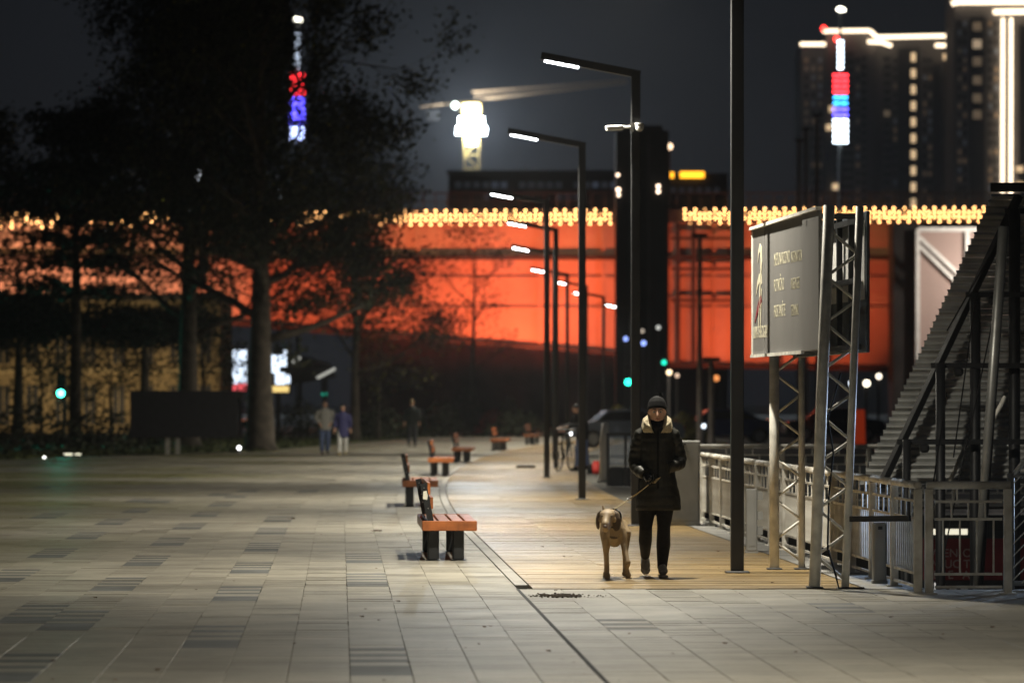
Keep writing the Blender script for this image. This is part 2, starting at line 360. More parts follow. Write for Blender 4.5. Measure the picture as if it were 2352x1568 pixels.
# ================================================================== BENCHES
M_wood = mat('bench_wood', (0.42,0.13,0.035), 0.45, var=0.25, scale=7, bump=0.15, bscale=70, island=0.12, coat=0.2)
M_steel = mat('bench_steel', (0.03,0.032,0.034), 0.4, 0.4, var=0.1, scale=8)
M_bolt = mat('bolt_steel', (0.5,0.5,0.5), 0.3, 0.9)
BL = 2.85
def make_bench():
    t = thing('park_bench', '', 'bench', group='wooden benches along the walk')
    W = .568; x0 = -W/2
    w4 = (W - .045 - 3*.022) / 4
    for i in range(4):
        xa = x0 + .045 + i*(w4+.022)
        b = MB(); b.cbox((xa,.052,.365),(xa+w4,BL-.052,.412), .005); b.build('seat_slat', M_wood, t)
    for y0 in (0, BL-.05):
        b = MB(); b.cbox((x0,y0,.312),(-x0,y0+.05,.415), .006); b.build('end_board', M_wood, t)
    b = MB(); b.cbox((x0,.052,.313),(x0+.04,BL-.052,.413), .005); b.build('side_board', M_wood, t)
    for y0 in (.10, BL-.16):
        for xa in (x0+.056, x0+.315):
            b = MB(); b.cbox((xa,y0,0),(xa+.122,y0+.06,.36), .018); b.box((xa-.012,y0-.012,0.001),(xa+.134,y0+.072,.008)); b.build('leg', M_steel, t)
    top = Vector((x0+.012,0,.80)); bot = Vector((x0+.098,0,.36))
    d = (top-bot).normalized()
    for y0 in (.006, BL-.046):
        b = MB(); b.bar(bot+Vector((0,y0+.02,0)), top+Vector((0,y0+.02,0)), .04, .066); po = b.build('backrest_post', M_steel, t)
        for f in (.42, .62, .90):
            q = bot.lerp(top, f) + Vector((0, y0, 0)); b = MB(); b.tube(q+Vector((0,.001,0)), q+Vector((0,-.005,0)), .006, n=8); b.build('bolt', M_bolt, po)
    for f in (.52, .86):
        q = bot.lerp(top, f); nx = Vector((d.z,0,-d.x))
        b = MB(); b.bar(q+nx*.048+Vector((0,.05,0))-d*0, q+nx*.048+Vector((0,BL-.05,0)), .028, .12)
        o = b.build('backrest_slat', M_wood, t)
    return t
bench0 = make_bench()
bspots = [(1033,1287),(966,1163),(1012,1093.6),(1061,1062),(1144,1035.5),(1219,1021)]
bl = ['wooden slatted bench with a white sticker on its back post', 'brown wooden bench casting a shadow, second from the dog walker', 'orange brown wooden bench, third from the dog walker',
      'red brown wooden bench, fourth from the dog walker', 'small red brown wooden bench, fifth from the dog walker', 'most distant small wooden bench beside the deck']
for i, (x, y) in enumerate(bspots):
    p = G(x, y); o = bench0 if i == 0 else copy_tree(bench0)
    o.location = (p.x, p.y-.10, .0); o.rotation_euler = (0,0,heading(p.y)); o['label'] = bl[i]
b = MB(); q = Vector((-.284+.098,0,.36)).lerp(Vector((-.284+.012,0,.80)), .74)
b.poly([(q.x-.026,-.002,q.z-.045),(q.x+.018,-.002,q.z-.05),(q.x+.024,-.002,q.z-.01),(q.x+.012,-.002,q.z+.04),(q.x-.022,-.002,q.z+.035),
        (q.x-.026,.006,q.z-.045),(q.x+.018,.006,q.z-.05),(q.x+.024,.006,q.z-.01),(q.x+.012,.006,q.z+.04),(q.x-.022,.006,q.z+.035)],
       [(0,1,2,3,4),(9,8,7,6,5),(0,5,6,1),(1,6,7,2),(2,7,8,3),(3,8,9,4),(4,9,5,0)])
tag(b.build('sticker', mat('sticker_paper', (.8,.78,.66), .6, var=.1), bench0), 'white paper sticker')

# ================================================================== PEOPLE
M_skin = mat('skin', (0.62,0.36,0.25), 0.5, var=0.06, scale=20)
M_black = mat('black_fabric', (0.011,0.011,0.012), 0.85, var=0.2, scale=30, spec=0.2)
M_legg = mat('black_leggings', (0.008,0.008,0.010), 0.75, var=0.2, scale=30, spec=0.2)
M_coat = mat('olive_black_coat', (0.017,0.0165,0.012), 0.5, var=0.2, scale=25, bump=0.12, bscale=30, spec=0.35)
M_fleece = mat('sheepskin', (0.62,0.53,0.36), 0.95, var=0.18, scale=70, bump=1.0, bscale=160)
M_glove = mat('black_leather', (0.008,0.008,0.008), 0.22, var=0.1, scale=40, spec=0.6)
M_shoe = mat('grey_shoe', (0.17,0.165,0.155), 0.75, var=0.2, scale=40)
M_sole = mat('shoe_sole', (0.3,0.28,0.25), 0.8, var=0.2, scale=40)
M_pink = mat('pink_trim', (0.9,0.14,0.2), 0.5)
M_hair = mat('dark_hair', (0.018,0.013,0.010), 0.5)
M_eye = mat('eye_white', (0.6,0.58,0.55), 0.2); M_iris = mat('dark_iris', (0.02,0.012,0.01), 0.1); M_lip = mat('lips', (0.45,0.16,0.13), 0.45)

def head_mesh(b, c, yaw=0.0, s=1.0):
    """skull, jaw, nose, brow, ears: facing -y, c = centre of the head (eye line)"""
    c = Vector(c); Rm = Matrix.Rotation(yaw, 3, 'Z')
    def q(x, y, z): return c + Rm @ (Vector((x, y, z)) * s)
    b.loft([q(0,.01,.112), q(0,.012,.095), q(0,.012,.06), q(0,.006,.02), q(0,-.002,-.02), q(0,-.012,-.06), q(0,-.024,-.092), q(0,-.03,-.112)],
           [(.02*s,.025*s),(.052*s,.066*s),(.072*s,.092*s),(.076*s,.098*s),(.073*s,.09*s),(.064*s,.078*s),(.046*s,.058*s),(.022*s,.03*s)], 16, ref=Rm @ Vector((1,0,0)))
    b.loft([q(0,-.095,.022), q(0,-.108,-.005), q(0,-.118,-.032), q(0,-.1,-.042)], [.008*s,.011*s,.016*s,.012*s], 8)
    b.loft([q(-.045,-.082,.028), q(0,-.096,.03), q(.045,-.082,.028)], [.008*s,.009*s,.008*s], 8)
    for sx in (-1, 1): b.loft([q(sx*.074,.01,.025), q(sx*.083,.015,.0), q(sx*.074,.005,-.035)], [(.006*s,.01*s),(.008*s,.018*s),(.005*s,.008*s)], 8)
    return q
def face_bits(q, t, s=1.0):
    for sx in (-1, 1):
        b = MB(); b.ball(q(sx*.031,-.086,.004), (.0135*s,.009*s,.007*s)); e = b.build('eye', M_eye, t, smooth=True)
        b = MB(); b.ball(q(sx*.031,-.0935,.004), .0055*s); b.build('iris', M_iris, e, smooth=True)
        b = MB(); b.loft([q(sx*.015,-.099,.026), q(sx*.034,-.095,.032), q(sx*.052,-.082,.024)], [.003*s,.0042*s,.002*s], 6); b.build('eyebrow', M_hair, t)
    b = MB(); b.loft([q(-.024,-.093,-.062), q(0,-.101,-.06), q(.024,-.093,-.062)], [.003*s,.0075*s,.003*s], 8); b.build('mouth', M_lip, t)
def shoe(b, sb, heel, toe, up, w=.044):
    heel, toe, up = Vector(heel), Vector(toe), Vector(up); d = toe-heel; side = d.cross(up)
    b.loft([heel+up*.9-d*.02, heel.lerp(toe,.12)+up*.62, heel.lerp(toe,.38)+up*.58, heel.lerp(toe,.7)+up*.42, toe+up*.3-d*.03], [(w*.6,.028),(w*.92,.05),(w,.05),(w*1.05,.038),(w*.6,.02)], 12, ref=side)
    sb.loft([heel-d*.04, heel.lerp(toe,.1), heel.lerp(toe,.45), heel.lerp(toe,.78), toe], [(w*.5,.013),(w*.95,.017),(w*.95,.015),(w*1.1,.015),(w*.6,.012)], 12, ref=side)
def ripple(pts, radii, pitch=0.05, amp=0.006):
    """resample a limb and quilt it"""
    P2, R2 = [], []
    for i in range(len(pts)-1):
        a, b = Vector(pts[i]), Vector(pts[i+1]); n = max(2, int((b-a).length/(pitch/4)))
        for k in range(n):
            f = k/n; P2.append(a.lerp(b, f)); R2.append(radii[i]*(1-f)+radii[i+1]*f)
    P2.append(Vector(pts[-1])); R2.append(radii[-1]); L = 0
    for i in range(len(P2)):
        if i: L += (P2[i]-P2[i-1]).length
        R2[i] += amp*(abs(math.sin(math.pi*L/pitch))-.6)
    return P2, R2

def woman():
    p = G(1509, 1325)
    t = thing('person', 'person in dark padded coat with pale fleece collar and black beanie walking a dog', 'person', p)
    b = MB(); q = head_mesh(b, (0.0,-.02,1.545))
    b.loft([(0,.02,1.38),(0,.01,1.44),(0,-.0,1.50)], [.055,.05,.055], 12)
    b.loft([(0,0,.86),(0,0,1.0),(0,0,1.2),(0,0,1.34),(0,.01,1.40)], [(.15,.10),(.13,.095),(.15,.1),(.15,.09),(.07,.06)], 14)
    for pts, rr in (([(-.085,.0,.90),(-.098,-.02,.68),(-.105,.0,.47),(-.105,.14,.34),(-.10,.33,.19)], [.08,.07,.045,.042,.03]),
                    ([(.085,0,.90),(.075,-.03,.68),(.062,-.04,.47),(.060,.01,.30),(.048,-.0,.09)], [.08,.07,.045,.042,.03]),
                    ([(-.14,0,1.35),(-.195,.02,1.09),(-.115,-.15,.965)], [.045,.04,.028]), ([(.14,0,1.35),(.205,.03,1.11),(.15,-.07,1.045)], [.045,.04,.028])):
        b.loft(pts, rr, 12)
    b.build('body', M_skin, t, remesh=.008, smo=3)
    face_bits(q, t)
    b = MB()
    for pts, rr in (([(-.08,.0,.92),(-.095,-.02,.68),(-.105,.0,.47),(-.105,.14,.34),(-.10,.34,.185)], [.10,.09,.062,.064,.043]),
                    ([(.08,0,.92),(.075,-.03,.68),(.062,-.04,.47),(.060,.01,.30),(.048,-.0,.075)], [.10,.09,.063,.067,.044])):
        b.loft(pts, rr, 14)
    b.loft([(0,0,.80),(0,0,.98)], [(.14,.1),(.15,.1)], 14)
    b.build('leggings', M_legg, t, remesh=.009, smo=3)
    b = MB()
    rings = [(.628,.012,.205,.15),(.66,.012,.212,.155),(.75,.01,.207,.155),(.85,.006,.185,.145),(.97,0,.168,.135),(1.09,0,.158,.13),(1.2,0,.165,.13),(1.3,0,.172,.122),(1.37,0,.155,.105),(1.41,0,.12,.095),(1.44,0,.085,.08)]
    RR, PP = [], []
    for i in range(len(rings)-1):
        for k in range(8):
            f = k/8; z = rings[i][0]*(1-f)+rings[i+1][0]*f; e = .004*abs(math.sin(z*math.pi/.085))
            PP.append((rings[i][1]*(1-f)+rings[i+1][1]*f, 0, z)); RR.append((rings[i][2]*(1-f)+rings[i+1][2]*f+e, rings[i][3]*(1-f)+rings[i+1][3]*f+e))
    b.loft(PP, RR, 28)
    for pts, rr in (([(-.08,0,1.385),(-.150,.005,1.335),(-.185,.02,1.22),(-.205,.03,1.09),(-.195,-.02,1.035),(-.155,-.11,.99),(-.118,-.165,.968)], [.055,.066,.067,.066,.063,.056,.046]),
                    ([(.08,0,1.385),(.150,.005,1.335),(.190,.03,1.22),(.215,.05,1.11),(.205,-.01,1.065),(.16,-.09,1.05),(.10,-.105,1.03)], [.055,.066,.067,.066,.063,.056,.05])):
        a, r = ripple(pts, rr, .06, .008); b.loft(a, r, 16)
    coat = b.build('coat', M_coat, t, remesh=.007, smo=1)
    b = MB(); b.bar((0.004,-.147,.66),(0.004,-.137,1.02), .022,.014); b.bar((0.004,-.137,1.02),(0.004,-.146,1.2), .022,.014); b.bar((0.004,-.146,1.2),(0.004,-.118,1.38), .022,.014); b.build('front_placket', M_black, coat)
    for sx in (-1, 1):
        b = MB()      # fleece collar wing, laid over the shoulder
        inner = [(sx*.055,-.10,1.425),(sx*.075,-.06,1.50),(sx*.085,.0,1.525),(sx*.06,.06,1.53)]
        outer = [(sx*.04,-.135,1.375),(sx*.138,-.10,1.378),(sx*.15,-.02,1.412),(sx*.09,.085,1.43)]
        mid = [tuple((Vector(a)+Vector(c))/2+Vector((sx*.018,-.01,.018))) for a, c in zip(inner, outer)]
        pts = inner+mid+outer; low = [tuple(Vector(v)+Vector((-sx*.012,.022,-.028))) for v in pts]; n = 4
        F = []
        for k in range(2):
            for i in range(3): F.append((k*4+i, k*4+i+1, k*4+5+i, k*4+4+i)); F.append((12+k*4+i, 12+k*4+4+i, 12+k*4+5+i, 12+k*4+1+i))
        for seq in ([0,1,2,3],[3,7,11],[11,10,9,8],[8,4,0]):
            for i in range(len(seq)-1): F.append((seq[i], seq[i]+12, seq[i+1]+12, seq[i+1]))
        b.poly(pts+low, F); b.build('collar', M_fleece, coat, remesh=.007, smo=3)
    b = MB(); b.loft([(0,.0,1.385),(0,-.005,1.42),(0,-.008,1.455),(0,-.01,1.478)], [(.09,.09),(.085,.088),(.082,.088),(.074,.084)], 20); b.loft([(-.02,-.09,1.43),(.01,-.095,1.40),(.02,-.1,1.37)],[.03,.035,.02],10); b.build('scarf', M_black, t, remesh=.008, smo=2)
    b = MB(); b.loft([(0,-.012,1.568),(0,-.008,1.585),(0,-.006,1.60),(0,-.0,1.64),(0,.004,1.672),(0,.01,1.695)], [(.088,.108),(.092,.112),(.089,.109),(.082,.1),(.064,.08),(.025,.03)], 22)
    hat = b.build('beanie', M_black, t, remesh=.007, smo=2)
    b = MB()
    for _ in range(260):
        d = Vector((random.gauss(0,1),random.gauss(0,1),random.gauss(0,1))).normalized(); c0 = Vector((.028,.0,1.705)); b.tube(c0, c0+d*random.uniform(.02,.036), .0035, .001, 4)
    b.build('pompom', M_black, hat)
    for nm, heel, toe, up, trim in (('left', (.048,.045,.016), (.055,-.195,.016), (0,0,.105), 0), ('right', (-.098,.385,.145), (-.098,.285,.022), (0,.06,.075), 1)):
        b, s_ = MB(), MB(); shoe(b, s_, heel, toe, up); so = b.build('shoe', M_shoe, t, remesh=.006, smo=3); s_.build('sole', M_sole, so)
        if trim: c = MB(); c.loft([(-.100,.318,.205),(-.100,.326,.225)], [.047,.047], 14); c.build('ankle_trim', M_pink, so)
    # right hand gripping the leash
    b = MB(); wr = Vector((-.118,-.165,.968)); hd = Vector((.62,-.35,-.70)).normalized(); sd = Vector((.78,.1,.62)).normalized(); nr = hd.cross(sd).normalized()
    if nr.y > 0: nr = -nr
    pal = wr + hd*.085
    b.loft([wr-hd*.03, wr+hd*.02, wr+hd*.055, pal], [(.027,.022),(.032,.02),(.041,.019),(.039,.016)], 12, ref=sd)
    for i, (o_, L_) in enumerate(((-.033,.062),(-.011,.07),(.011,.066),(.032,.052))):
        k0 = pal + sd*o_ - hd*.012; k1 = k0 + hd*L_*.45 + nr*.012; k2 = k1 + hd*.004 - nr*L_*.42; k3 = k2 - hd*L_*.32 - nr*.006
        b.loft([k0, k1, k2, k3], [.009,.009,.0085,.007], 8)
    k0 = wr + hd*.03 + sd*.035; b.loft([k0, k0+hd*.03+sd*.018, k0+hd*.052-nr*.02+sd*.006, k0+hd*.062-nr*.035-sd*.012], [.013,.012,.011,.008], 8)
    b.build('glove', M_glove, t, smooth=True)
    return t, p + pal - nr*.02 + hd*.01
wom, grip = woman()

def walker(loc, label, height, top, bottom, hairc, turn=0.0, stride=.18, arms='down', hair='short', coatlen=.78, back=False, shoec=None, pose=None):
    """a far-off pedestrian, facing -y before the turn"""
    t = thing('person', label, 'person', loc, turn); k = height/1.75
    def S(pts): return [tuple(c*k for c in p) for p in pts]
    def rr(r): return [tuple(c*k for c in x) if isinstance(x, tuple) else x*k for x in r]
    lean = Vector((0,-.0,0)) if not pose else Vector(pose)
    b = MB(); q = head_mesh(b, (lean.x*k, (lean.y-.01)*k, (1.61+lean.z)*k), s=k*.98)
    b.loft([(lean.x*k*.8,.01*k+lean.y*k*.8,1.42*k+lean.z*k*.7),(lean.x*k,lean.y*k,(1.54+lean.z)*k)], rr([.055,.053]), 10)
    b.loft(S([(0,0,.88),(0,0,1.1),(lean.x*.6,lean.y*.6,1.3+lean.z*.4),(lean.x*.8,lean.y*.8,1.44+lean.z*.6)]), rr([(.15,.1),(.14,.09),(.16,.095),(.07,.06)]), 12)
    f = stride
    legs = [[(-.09,0,.92),(-.095,-f*.5-.02,.5),(-.09,-f,.09)], [(.09,0,.92),(.095,f*.25,.5),(.09,f,.12)]]
    for L_ in legs: b.loft(S(L_), rr([.088,.058,.038]), 10)
    sh = Vector((lean.x*.75, lean.y*.75, lean.z*.6))
    if arms == 'down': A = [[(-.19,0,1.40),(-.25,.03,1.15),(-.26,-.06,.92)], [(.19,0,1.40),(.25,.0,1.15),(.255,.05,.92)]]
    elif arms == 'pockets': A = [[(-.19,0,1.40),(-.29,.03,1.17),(-.18,-.09,1.0)], [(.19,0,1.40),(.29,.03,1.17),(.18,-.09,1.0)]]
    else: A = [[(-.19,0,1.40),(-.25,-.1,1.18),(-.2,-.38,1.12)], [(.19,0,1.40),(.25,-.1,1.18),(.1,-.36,1.14)]]
    A = [[tuple(Vector(p)+sh*(1 if i < 1 else .8)) for i, p in enumerate(L_)] for L_ in A]
    for L_ in A:
        b.loft(S(L_), rr([.048,.042,.03]), 10); e = Vector(L_[-1]); d = (e-Vector(L_[1])).normalized()
        b.loft(S([e, e+d*.05, e+d*.09]), rr([(.028,.02),(.038,.018),(.034,.014)]), 8)
        for i in range(4): o_ = Vector(((i-1.5)*.017,0,0)); b.loft(S([e+d*.08+o_, e+d*.13+o_, e+d*.165+o_+Vector((0,-.012,0))]), rr([.009,.009,.007]), 6)
        b.loft(S([e+d*.03, e+d*.06+Vector((0,-.035,0)), e+d*.10+Vector((0,-.045,0))]), rr([.011,.011,.008]), 6)
    b.build('body', M_skin, t, remesh=.012, smo=3); face_bits(q, t, k*.98)
    b = MB()
    b.loft(S([(0,0,coatlen),(0,0,coatlen+.15),(0,0,1.1),(lean.x*.6,lean.y*.6,1.3+lean.z*.4),(lean.x*.75,lean.y*.75,1.42+lean.z*.6),(lean.x*.8,lean.y*.8,1.49+lean.z*.65)]), rr([(.20,.15),(.195,.15),(.18,.14),(.205,.14),(.15,.11),(.08,.08)]), 16)
    for L_ in A: b.loft(S([L_[0], L_[1], tuple(Vector(L_[1]).lerp(Vector(L_[2]), .93))]), rr([.074,.066,.05]), 12)
    b.build('jacket', top, t, remesh=.014, smo=4)
    b = MB()
    for L_ in legs: b.loft(S([L_[0], L_[1], tuple(Vector(L_[1]).lerp(Vector(L_[2]), .92))]), rr([.105,.08,.062]), 12)
    b.loft(S([(0,0,.82),(0,0,.98)]), rr([(.16,.11),(.16,.11)]), 12); b.build('trousers', bottom, t, remesh=.014, smo=3)
    for L_ in legs:
        a = Vector(L_[-1]); b, s_ = MB(), MB(); shoe(b, s_, (a.x*k,(a.y+.05)*k,(a.z-.075)*k), (a.x*k,(a.y-.19)*k,(a.z-.078)*k), (0,0,.1*k)); o = b.build('shoe', shoec or M_black, t, remesh=.009, smo=3); s_.build('sole', M_sole, o)
    b = MB(); c = q(0,.018,.045)
    b.ball(c, (.086*k,.105*k,.085*k), 14, 8)
    if hair == 'long': b.loft([q(0,.06,.03), q(0,.085,-.06), q(0,.08,-.2)], rr([(.08,.05),(.09,.05),(.06,.03)]), 12)
    b.build('hair', hairc, t, smooth=True)
    return t
M_greyj = mat('grey_jacket', (0.33,0.32,0.29), 0.8, var=0.2, scale=20); M_jean = mat('blue_denim', (0.11,0.15,0.28), 0.85, var=0.25, scale=25)
M_navy = mat('navy_coat', (0.04,0.04,0.14), 0.7, var=0.2, scale=25); M_pale = mat('pale_trousers', (0.7,0.69,0.66), 0.8, var=0.1)
M_dk = mat('dark_jacket', (0.014,0.02,0.018), 0.8, var=0.2); M_dkt = mat('dark_trousers', (0.03,0.033,0.04), 0.85, var=0.2)
walker(G(746,1045), 'person in grey jacket and blue jeans, hands in pockets, beside a companion in navy', 1.76, M_greyj, M_jean, M_hair, .1, .1, 'pockets')
walker(G(787,1047), 'person in long navy coat and pale trousers walking beside someone in grey', 1.63, M_navy, M_pale, M_hair, -.05, .12, 'down', 'long', .62, shoec=mat('tan_shoe',(.35,.28,.12),.7))
walker(G(946,1027), 'person in all dark clothes walking alone on the paving', 1.80, M_dk, M_dkt, mat('blond_hair',(.3,.2,.09),.6), 3.0, .12, 'down')
cyc = G(1338,1082)
walker(cyc, 'person in black jacket and jeans leaning over a bicycle', 1.70, mat('black_jacket',(.012,.012,.014),.75,var=.2), M_jean, M_hair, -1.15, .1, 'fwd', pose=(0,-.16,-.07))

# bicycle held by the leaning person
def bicycle(loc, rz):
    t = thing('bicycle', 'dark bicycle standing on the deck behind a street lamp', 'bicycle', loc, rz); m = mat('bike_paint', (.03,.035,.03), .4, .3); ru = mat('tyre_rubber', (.015,.015,.015), .9)
    for x in (-.52, .52):
        b = MB(); n = 24
        for i in range(n):
            a0, a1 = 2*math.pi*i/n, 2*math.pi*(i+1)/n; b.tube((x+.33*math.cos(a0),0,.345+.33*math.sin(a0)), (x+.33*math.cos(a1),0,.345+.33*math.sin(a1)), .018, n=6)
        wh = b.build('wheel', ru, t)
        b = MB()
        for i in range(12): a0 = 2*math.pi*i/12; b.tube((x,0,.345),(x+.31*math.cos(a0),0,.345+.31*math.sin(a0)), .0025, n=4)
        b.build('spokes', M_bolt, wh)
    bb, st, hd_ = (-.08,0,.29), (-.2,0,.78), (.36,0,.83)
    b = MB()
    for a, c in ((bb,st),(st,hd_),(bb,(.38,0,.74)),(bb,(-.52,0,.345)),(st,(-.52,0,.345)),(hd_,(.52,0,.345)),(st,(-.22,0,.88)),(hd_,(.34,0,.98))): b.tube(a, c, .016, n=8)
    b.build('frame', m, t)
    b = MB(); b.loft([(.34,-.3,.99),(.37,-.1,1.0),(.37,.1,1.0),(.34,.3,.99)], [.013]*4, 8); b.build('handlebar', m, t)
    b = MB(); b.loft([(-.36,0,.9),(-.25,0,.91),(-.1,0,.9)], [(.03,.08),(.03,.07),(.02,.025)], 10, ref=(0,0,1)); b.build('saddle', M_black, t)
    b = MB(); b.tube((.4,0,.9),(.44,0,.9), .04, n=10); b.build('front_light', emit('bike_light', (.9,.95,1), 6), t)
bicycle(cyc + Vector((-.42,-.1,0)), 1.25)

# ================================================================== DOG
def dog():
    p = G(1397.6, 1330)
    t = thing('dog', 'short-haired grey brown pointer dog with long ears walking on a leash', 'dog', p)
    M_fur = mat('taupe_fur', (0.34,0.25,0.15), 0.55, var=0.16, scale=9, bump=0.07, bscale=220, spec=0.4)
    b = MB()
    b.loft([(.05,-.005,.43),(.055,.03,.43),(.058,.09,.44),(.06,.20,.455),(.06,.32,.465),(.055,.46,.485),(.045,.60,.495),(.035,.70,.495),(.03,.75,.49)],
           [(.04,.06),(.07,.095),(.09,.125),(.098,.14),(.094,.13),(.076,.1),(.076,.095),(.06,.075),(.03,.04)], 18)
    b.loft([(.055,.005,.40),(.056,.04,.345),(.058,.12,.322),(.06,.2,.325)], [(.05,.05),(.042,.032),(.05,.028),(.05,.02)], 12)      # brisket
    b.loft([(.06,.15,.535),(.048,.06,.56),(.02,-.01,.585),(-.005,-.05,.59)], [(.075,.085),(.068,.08),(.06,.07),(.055,.06)], 14)
    b.loft([(.008,.02,.605),(-.004,-.03,.612),(-.013,-.085,.60),(-.019,-.125,.58),(-.025,-.155,.552),(-.030,-.19,.528),(-.034,-.225,.51),(-.036,-.25,.500)],
           [(.03,.03),(.066,.044),(.074,.054),(.066,.058),(.047,.052),(.038,.046),(.035,.042),(.022,.028)], 18)
    b.loft([(-.016,-.10,.52),(-.026,-.16,.482),(-.031,-.205,.462)], [(.052,.04),(.042,.034),(.03,.024)], 12)
    for sx in (-1, 1):
        b.ball((-.016+sx*.036,-.128,.618), (.022,.018,.013))
        b.ball((-.012+sx*.062,-.09,.555), (.022,.035,.03))
    # fore legs: the left one planted, the right one lifted with its wrist folded
    b.loft([(.0,.10,.46),(-.012,.085,.395),(-.022,.075,.325),(-.018,.07,.24),(-.012,.068,.17),(-.010,.066,.11),(-.012,.06,.055)], [.05,.046,.034,.0245,.020,.021,.021], 12)
    b.loft([(-.013,.075,.045),(-.016,.045,.032),(-.019,.01,.021)], [(.028,.028),(.038,.03),(.030,.018)], 10)
    b.loft([(.115,.10,.46),(.130,.08,.395),(.145,.05,.32),(.160,.005,.245),(.172,-.03,.185),(.179,-.045,.155)], [.05,.047,.034,.026,.023,.026], 12)
    b.loft([(.180,-.045,.160),(.172,-.015,.125),(.163,.01,.108)], [.029,.024,.022], 10)
    b.loft([(.163,.012,.112),(.174,.008,.070),(.184,-.008,.032),(.187,-.02,.016)], [(.021,.022),(.028,.026),(.029,.022),(.018,.01)], 10)
    for x, dy in ((-.008,.0),(.168,-.02)):
        b.loft([(.03+(x-.03)*.6,.62+dy*.3,.50),(x,.585+dy,.40),(x,.565+dy,.31),(x,.64+dy,.22),(x,.705+dy,.165),(x,.69+dy,.09),(x,.68+dy,.04)], [.07,.062,.042,.027,.021,.018,.021], 12)
        b.loft([(x,.69+dy,.035),(x,.65+dy,.028),(x,.615+dy,.02)], [(.024,.026),(.031,.027),(.024,.017)], 10)
    b.loft([(.02,.73,.52),(-.005,.775,.58),(-.03,.785,.635),(-.038,.785,.668)], [.026,.019,.014,.007], 10)
    b.build('body', M_fur, t, remesh=.0065, smo=3)
    M_ear = mat('ear_fur', (0.10,0.066,0.038), 0.6, var=.14, scale=14, bump=.08, bscale=180)
    for x in (-1, 1):
        pts = [(-.070,-.045,.628),(-.088,-.055,.608),(-.099,-.062,.565),(-.102,-.068,.52),(-.098,-.072,.485),(-.092,-.074,.466)] if x < 0 else [(.045,-.045,.630),(.066,-.06,.606),(.074,-.075,.56),(.074,-.085,.51),(.068,-.09,.472),(.060,-.09,.45)]
        wd = [.012,.018,.020,.020,.016,.006] if x < 0 else [.016,.03,.040,.042,.034,.012]
        b = MB(); b.loft(pts, [(w_, .016 if x > 0 else .034) for w_ in wd], 12, ref=(1,0,0)); b.build('ear', M_ear, t, remesh=.006, smo=2)
    for x in (-1, 1):
        b = MB(); b.ball((-.017+x*.036,-.158,.588), (.018,.012,.012)); b.build('socket_shade', M_ear, t, smooth=True)  # darker balls put the shade of the sockets into the fur colour
    dk = mat('dog_nose', (.10,.065,.055), .35, var=.1)
    b = MB(); b.ball((-.037,-.268,.497), (.022,.012,.014)); b.build('nose', dk, t, smooth=True)
    for sx in (-1, 1):
        b = MB(); b.ball((-.018+sx*.035,-.166,.588), (.010,.006,.008)); b.build('eye', mat('amber_eye', (.12,.07,.02), .1), t, smooth=True)
    for cx_, cy, cz in ((-.020,-.012,.013),(.187,-.03,.010)):
        b = MB()
        for i in range(4): b.loft([(cx_+(i-1.5)*.014,cy+.02,cz+.004),(cx_+(i-1.5)*.015,cy,cz)], [.009,.0055], 8)
        b.build('toes', M_fur, t, smooth=True)
    b = MB(); n = 20; c0 = Vector((.038,.03,.565)); ax = Vector((-.45,-.75,.25)).normalized(); u = ax.orthogonal().normalized(); v = ax.cross(u)
    for i in range(n):
        a0, a1 = 2*math.pi*i/n, 2*math.pi*(i+1)/n; b.tube(c0+(u*math.cos(a0)+v*math.sin(a0))*.089, c0+(u*math.cos(a1)+v*math.sin(a1))*.089, .009, n=6)
    b.build('collar', M_glove, t)
    return p + Vector((.055,.03,.650))
collar_pt = dog()
t = thing('dog_leash', 'tan webbing leash with steel clasp between gloved hand and dog collar', 'leash', (0,0,0))
M_web = mat('tan_webbing', (.42,.35,.2), .8, var=.15, scale=60)
mid = collar_pt.lerp(grip, .42) + Vector((0,0,-.006))
b = MB(); b.loft([mid, mid.lerp(grip, .3)+Vector((0,0,-.006)), mid.lerp(grip,.65)+Vector((0,0,-.006)), grip], [(.013,.003),(.012,.003),(.009,.003),(.008,.003)], 8, ref=(.5,0,.8)); b.build('strap', M_web, t)
b = MB(); b.loft([collar_pt, collar_pt.lerp(mid,.5)+Vector((0,0,-.004)), mid], [.005]*3, 6); b.build('lead_cord', M_web, t)
M_chrome = mat('chrome', (.8,.8,.8), .15, 1.0, var=.02)
b = MB(); d = (grip-mid).normalized(); b.tube(mid-d*.035, mid+d*.03, .007, n=8); b.ball(mid-d*.03, .013); b.ball(mid+d*.012+Vector((0,0,.012)), .011); b.ball(mid+d*.012-Vector((0,0,.014)), .010); b.build('clasp', M_chrome, t, smooth=True)
b = MB(); lp_ = grip + Vector((.05,-.01,.012)); b.loft([grip, grip+Vector((.03,-.01,.0)), lp_+Vector((.03,0,.03)), grip+Vector((.02,.01,.01))], [(.010,.003)]*4, 8, ref=(.5,0,.8)); b.build('hand_loop', M_web, t)

